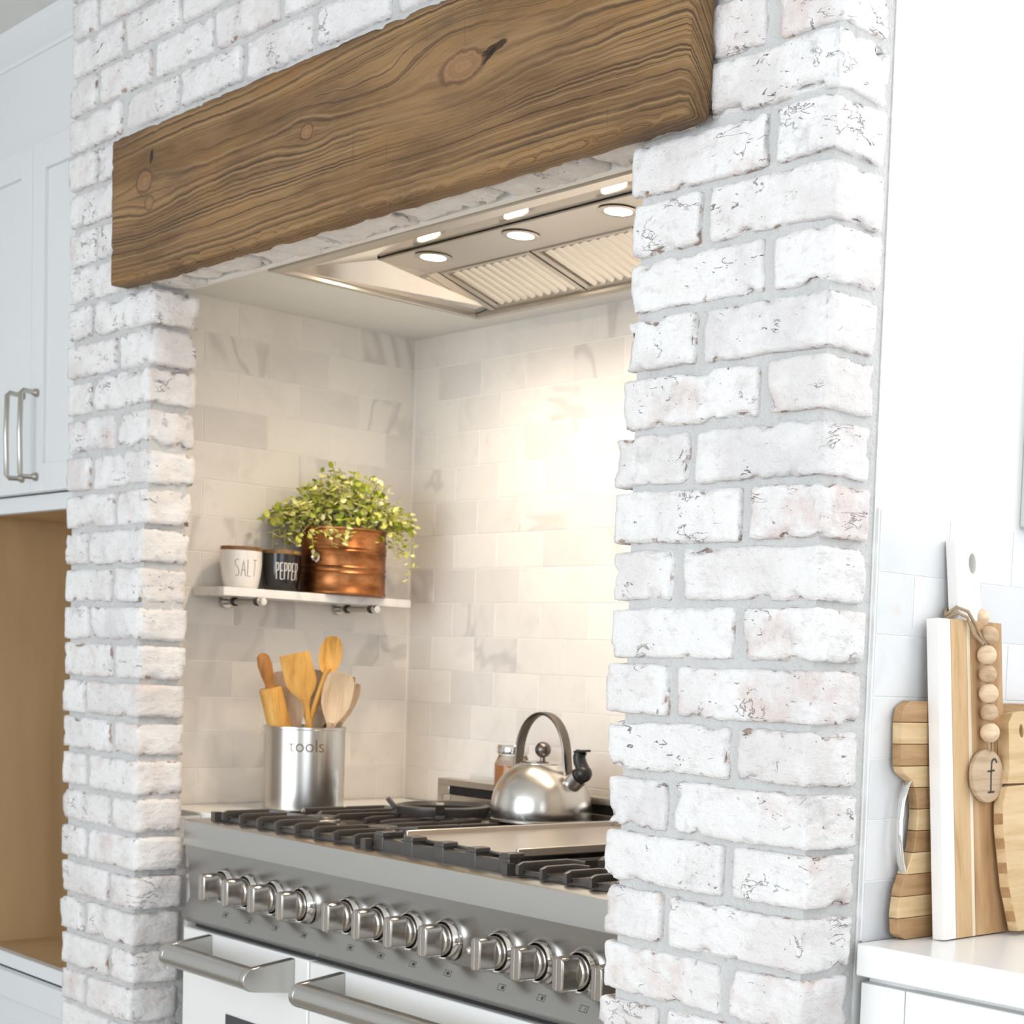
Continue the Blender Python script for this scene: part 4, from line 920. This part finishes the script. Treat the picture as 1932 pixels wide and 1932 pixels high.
# baffle filters slope from the light strip down to the rear flange
fz0, fy0, fz1, fy1 = ZP+.003, PY1, ZF+.012, .606
def FP(x, t, lift=0): return Vector((x, fy0+(fy1-fy0)*t, fz0+(fz1-fz0)*t+lift))
fwid = .272
for i in range(4):
    x0 = PX0+.020+i*(fwid+.006); x1 = x0+fwid
    ft = MB(); ft.bar(FP(x0+.007, 0), FP(x0+.007, 1), .014, .008); ft.bar(FP(x1-.007, 0), FP(x1-.007, 1), .014, .008); ft.bar(FP(x0, .035), FP(x1, .035), .010, .008); ft.bar(FP(x0, .97), FP(x1, .97), .010, .008)
    fo_ = ft.build('baffle_filter', M['steel_hood'], hd_, bevel=.001, loc=(x0, fy0, fz0))
    bk = MB().add([FP(x0+.01, 0, .012), FP(x1-.01, 0, .012), FP(x1-.01, 1, .012), FP(x0+.01, 1, .012)], [(0, 1, 2, 3)]).build('backing', M['slot'], None, loc=(x0, fy0, fz0)); bk.parent = fo_; bk.location = (0, 0, 0)
    ns = 10; w = (fwid-.032)/ns; base = None
    for k in range(ns):
        x = x0+.016+w*(k+.5)
        if base is None:
            mm = MB(); vs = []; n = 6
            for t in (.08, .93):
                for q in range(n+1):
                    a = PI*q/n; p = FP(x, t); vs.append((p.x+math.cos(a)*w*.43, p.y, p.z+.004-math.sin(a)*.0075))
            mm.add(vs, [(q, q+1, n+2+q, n+1+q) for q in range(n)]+[tuple(range(n+1)), tuple(reversed(range(n+1, 2*n+2)))])
            base = mm.build('slat', M['baffle'], None, smooth=50, loc=(x, fy0, fz0)); base.parent = fo_; base.location = (x-x0, 0, 0)
        else:
            s2 = base.copy(); COL.objects.link(s2); s2.parent = fo_; s2.location = (x-x0, 0, 0)
box('rear_rail', (PX0, PX1, .605, .6125, ZF+.008, ZF+.022), M['steel_hood'], hd_)
for x in (PX0+.008, PX1-.008): MB().bar(FP(x, -.02), FP(x, 1.0), .018, .009).build('filter_rail', M['steel_hood'], hd_)

# ------------------------------------------------------------------ cutting boards on the counter
ZK = .930
def lean(yc, off, ang):
    """frame for a board leaning on the white tiled wall (faces +X): u along Y, v up the board, d out of the face"""
    ca, sa = math.cos(ang), math.sin(ang)
    def mp(u, v, d): return Vector((off-v*sa+d*ca, yc+u, ZK+v*ca+d*sa))
    return mp
XT = XQ+.009
# bamboo board with waisted outline, cross-wise strips
mp = lean(.285, .988, math.radians(1.6)); hgt = .283
bb = thing('bamboo_cutting_board', 'waisted bamboo cutting board with alternating light and dark strips behind the other boards', 'cutting board', mp(0, 0, 0))
HW = [(0, .128), (.006, .142), (.03, .145), (.060, .140), (.080, .130), (.110, .116), (.146, .111), (.172, .114), (.188, .122), (.197, .140), (.206, .145), (.262, .146), (.275, .142), (.283, .128)]
def halfw(v): return lerp_table(HW, v)
th = .0145; ns = 11
for i in range(ns):
    v0, v1 = hgt*i/ns+.0003, hgt*(i+1)/ns-.0003; steps = 7; poly = []
    for k in range(steps+1): v = v0+(v1-v0)*k/steps; poly.append((halfw(v), v))
    for k in range(steps, -1, -1): v = v0+(v1-v0)*k/steps; poly.append((-halfw(v), v))
    m = MB(); m.prism(poly, mp, 0, th); m.build('strip', M['bamboo_dark'] if i % 2 == 0 else M['bamboo'], bb, bevel=.0012)
for sg in (-1, 1):
    m = MB(); pts = [mp(sg*a, b, th*.5) for a, b in ((.118, .192), (.126, .184), (.134, .165), (.1375, .140), (.1375, .115), (.133, .092), (.126, .074), (.118, .060))]
    m.tube(pts, .0034, 10, True, (tuple(mp(0, 0, 1)-mp(0, 0, 0)), .8, 1.7)); m.build('side_handle', M['chrome'], bb, smooth=60)
# striped board with white handle
mp = lean(.250, 1.0185, math.radians(4.8)); u0, u1, bh, th = -.064, .064, .382, .018
sb = thing('striped_cutting_board', 'tall wood striped cutting board with white handle and white edge strip', 'cutting board', mp(0, 0, 0))
cut = [(u0, .0245+u0, M['white_glaze']), (u0+.0245, u0+.056, M['acacia_tan']), (u0+.056, u0+.063, M['cream_wood']), (u0+.063, u1, M['acacia'])]
cut[0] = (u0, u0+.0245, M['white_glaze'])
for a, b, mt in cut:
    MB().prism([(a+.0002, 0), (b-.0002, 0), (b-.0002, bh), (a+.0002, bh)], mp, 0, th).build('strip', mt, sb, bevel=.001)
m = MB(); hb = [(-.020, bh-.002), (-.021, bh+.02), (-.024, bh+.096), (.025, bh+.096), (.025, bh-.002)]
n = 20; hole = [(.010+.0075*math.cos(2*PI*k/n), bh+.070+.0125*math.sin(2*PI*k/n)) for k in range(n)]
# handle plate with a real hole: outer outline resampled around the hole
def ray_out(c, a):
    best = None
    for (p, q) in zip(hb, hb[1:]+hb[:1]):
        dx, dy = math.cos(a), math.sin(a); ex, ey = q[0]-p[0], q[1]-p[1]; den = dx*ey-dy*ex
        if abs(den) < 1e-9: continue
        t = ((p[0]-c[0])*ey-(p[1]-c[1])*ex)/den; s = ((p[0]-c[0])*dy-(p[1]-c[1])*dx)/den
        if t > 0 and -1e-6 <= s <= 1+1e-6 and (best is None or t < best): best = t
    return (c[0]+math.cos(a)*best, c[1]+math.sin(a)*best)
cc = (.010, bh+.070); angs = sorted([2*PI*k/40 for k in range(40)]+[math.atan2(p[1]-cc[1], p[0]-cc[0]) % (2*PI) for p in hb])
outp = [ray_out(cc, a) for a in angs]; inp = [(cc[0]+.0075*math.cos(a), cc[1]+.0125*math.sin(a)) for a in angs]; N_ = len(angs)
vs = [mp(*p, .001) for p in outp]+[mp(*p, .001) for p in inp]+[mp(*p, .015) for p in outp]+[mp(*p, .015) for p in inp]
fs = []
for i in range(N_):
    j = (i+1) % N_; fs += [(i, j, N_+j, N_+i), (2*N_+i, 3*N_+i, 3*N_+j, 2*N_+j), (i, 2*N_+i, 2*N_+j, j), (N_+i, N_+j, 3*N_+j, 3*N_+i)]
m.add(vs, fs); m.build('handle', M['white_glaze'], sb)
# bead garland hung over the board's handle
bg_ = thing('bead_garland', 'wooden bead garland with round letter tag hung on the striped board', 'garland', mp(.012, .3, .02))
top_z = .385
beads = [(.024, .407, -.002, .0095, 1), (.029, .387, .010, .0122, 0), (.025, .364, .0275, .0118, 1), (.0155, .340, .030, .0122, 0), (.0165, .317, .0300, .0112, 1), (.0175, .2935, .030, .0122, 0), (.0180, .2705, .030, .0112, 1), (.0185, .246, .030, .0122, 0)]
for (u, v, d, r, k) in beads:
    p = mp(u, v, d); MB().lathe([(.0022, -r*.97)]+[(r*math.sin(t), -r*math.cos(t)) for t in [PI*q/14 for q in range(1, 14)]]+[(.0022, r*.97)], 24, p).build('bead', M['bead_tan'] if k else M['bead'], bg_, smooth=70)
for pts_, rr_ in (([(-.030, .388, .003), (-.026, .397, .017), (-.010, .392, .022), (.004, .376, .023), (.011, .360, .026), (.0150, .352, .030)], .0021),
                  ([(-.031, .382, -.002), (-.026, .390, .018), (-.012, .385, .022), (-.001, .366, .023), (.009, .353, .030)], .0021),
                  ([(-.030, .388, .003), (-.020, .396, -.004), (.010, .402, -.004), (.024, .400, -.003)], .0020),
                  ([(.0160, .235, .030), (.0165, .225, .030)], .0016), ([(.0225, .235, .030), (.0215, .223, .031)], .0014)):
    MB().tube([mp(*q) for q in pts_], rr_, 8).build('twine', M['twine'], bg_, smooth=60)
tc_ = (.0165, .1935); 
m = MB(); n = 40; m.prism([(tc_[0]+.0315*math.cos(2*PI*k/n), tc_[1]+.0325*math.sin(2*PI*k/n)) for k in range(n)], mp, .0215, .0285)
tg = m.build('tag', M['tag_wood'], bg_, bevel=.0012)
def stroke(mb, pts, w):
    pts = [Vector((a, b, 0)) for a, b in pts]; L_, R_ = [], []
    for i, p in enumerate(pts):
        d = (pts[min(i+1, len(pts)-1)]-pts[max(i-1, 0)]).normalized(); q = Vector((-d.y, d.x, 0))*w/2; L_.append(p+q); R_.append(p-q)
    k = len(pts); vs = [mp(v.x, v.y, .0290) for v in L_+R_]; mb.add(vs, [(i, i+1, k+i+1, k+i) for i in range(k-1)])
m = MB(); fx, fy = tc_[0]+.004, tc_[1]
stroke(m, [(fx-.0005, fy-.0195), (fx+.0005, fy), (fx+.002, fy+.012)]+[(fx+.0075-.0055*math.cos(t), fy+.013+.0075*math.sin(t)) for t in [PI*q/9*1.0 for q in range(0, 9)]], .0024)
stroke(m, [(fx-.0065, fy+.0055), (fx+.008, fy+.0065)], .0022); stroke(m, [(fx-.0065, fy-.0200), (fx+.0065, fy-.0195)], .0024)
lt = m.build('lettering', M['ink'], bg_)
# paddle board at the picture's edge
mp = lean(.347, 1.0465, math.radians(7))
pb = thing('paddle_board', 'bamboo paddle board with handle hole, furthest along the counter', 'cutting board', mp(0, 0, 0))
out = [(-.020, .006), (.066, .006), (.070, .012), (.070, .130), (.062, .150), (.030, .168), (.012, .185), (.010, .250), (.004, .268), (-.016, .275), (-.036, .272), (-.046, .260), (-.047, .205), (-.050, .182), (-.062, .160), (-.064, .130)]
out = [(-.064+.018, .004)]+out[1:] ; th = .017
n = len(out); hc_ = (-.020, .250); angs = [2*PI*k/48 for k in range(48)]
hb = [(-.046, .004), (.066, .004), (.070, .012), (.070, .130), (.062, .150), (.030, .168), (.012, .185), (.010, .250), (.004, .268), (-.016, .275), (-.036, .272), (-.046, .260), (-.049, .205), (-.055, .182), (-.064, .160), (-.066, .130), (-.060, .060)]
# split in two plates: blade and handle, so the hole is real
blade = [p for p in hb if p[1] <= .186]
MB().prism(blade, mp, 0, th).build('blade', M['bamboo'], pb, bevel=.002)
hb = [(.012, .1855), (.010, .250), (.004, .268), (-.016, .275), (-.036, .272), (-.046, .260), (-.049, .205), (-.0545, .1855)]
angs = sorted([2*PI*k/40 for k in range(40)]+[math.atan2(p[1]-hc_[1], p[0]-hc_[0]) % (2*PI) for p in hb])
outp = [ray_out(hc_, a) for a in angs]; inp = [(hc_[0]+.0045*math.cos(a), hc_[1]+.0085*math.sin(a)) for a in angs]; N_ = len(angs)
vs = [mp(*p, 0) for p in outp]+[mp(*p, 0) for p in inp]+[mp(*p, th) for p in outp]+[mp(*p, th) for p in inp]; fs = []
for i in range(N_):
    j = (i+1) % N_; fs += [(i, j, N_+j, N_+i), (2*N_+i, 3*N_+i, 3*N_+j, 2*N_+j), (i, 2*N_+i, 2*N_+j, j), (N_+i, N_+j, 3*N_+j, 3*N_+i)]
MB().add(vs, fs).build('handle', M['bamboo'], pb)
EDGE = [(.004, -.046), (.060, -.060), (.130, -.066), (.160, -.064)]
for k in range(5):
    v = .016+.030*k; a, b = lerp_table(EDGE, v), lerp_table(EDGE, v+.013)
    MB().prism([(a-.0005, v), (a+.006, v), (b+.006, v+.013), (b-.0005, v+.013)], mp, .002, th-.002).build('inlay', M['bamboo_dark'], pb)
bpy.context.view_layer.update()
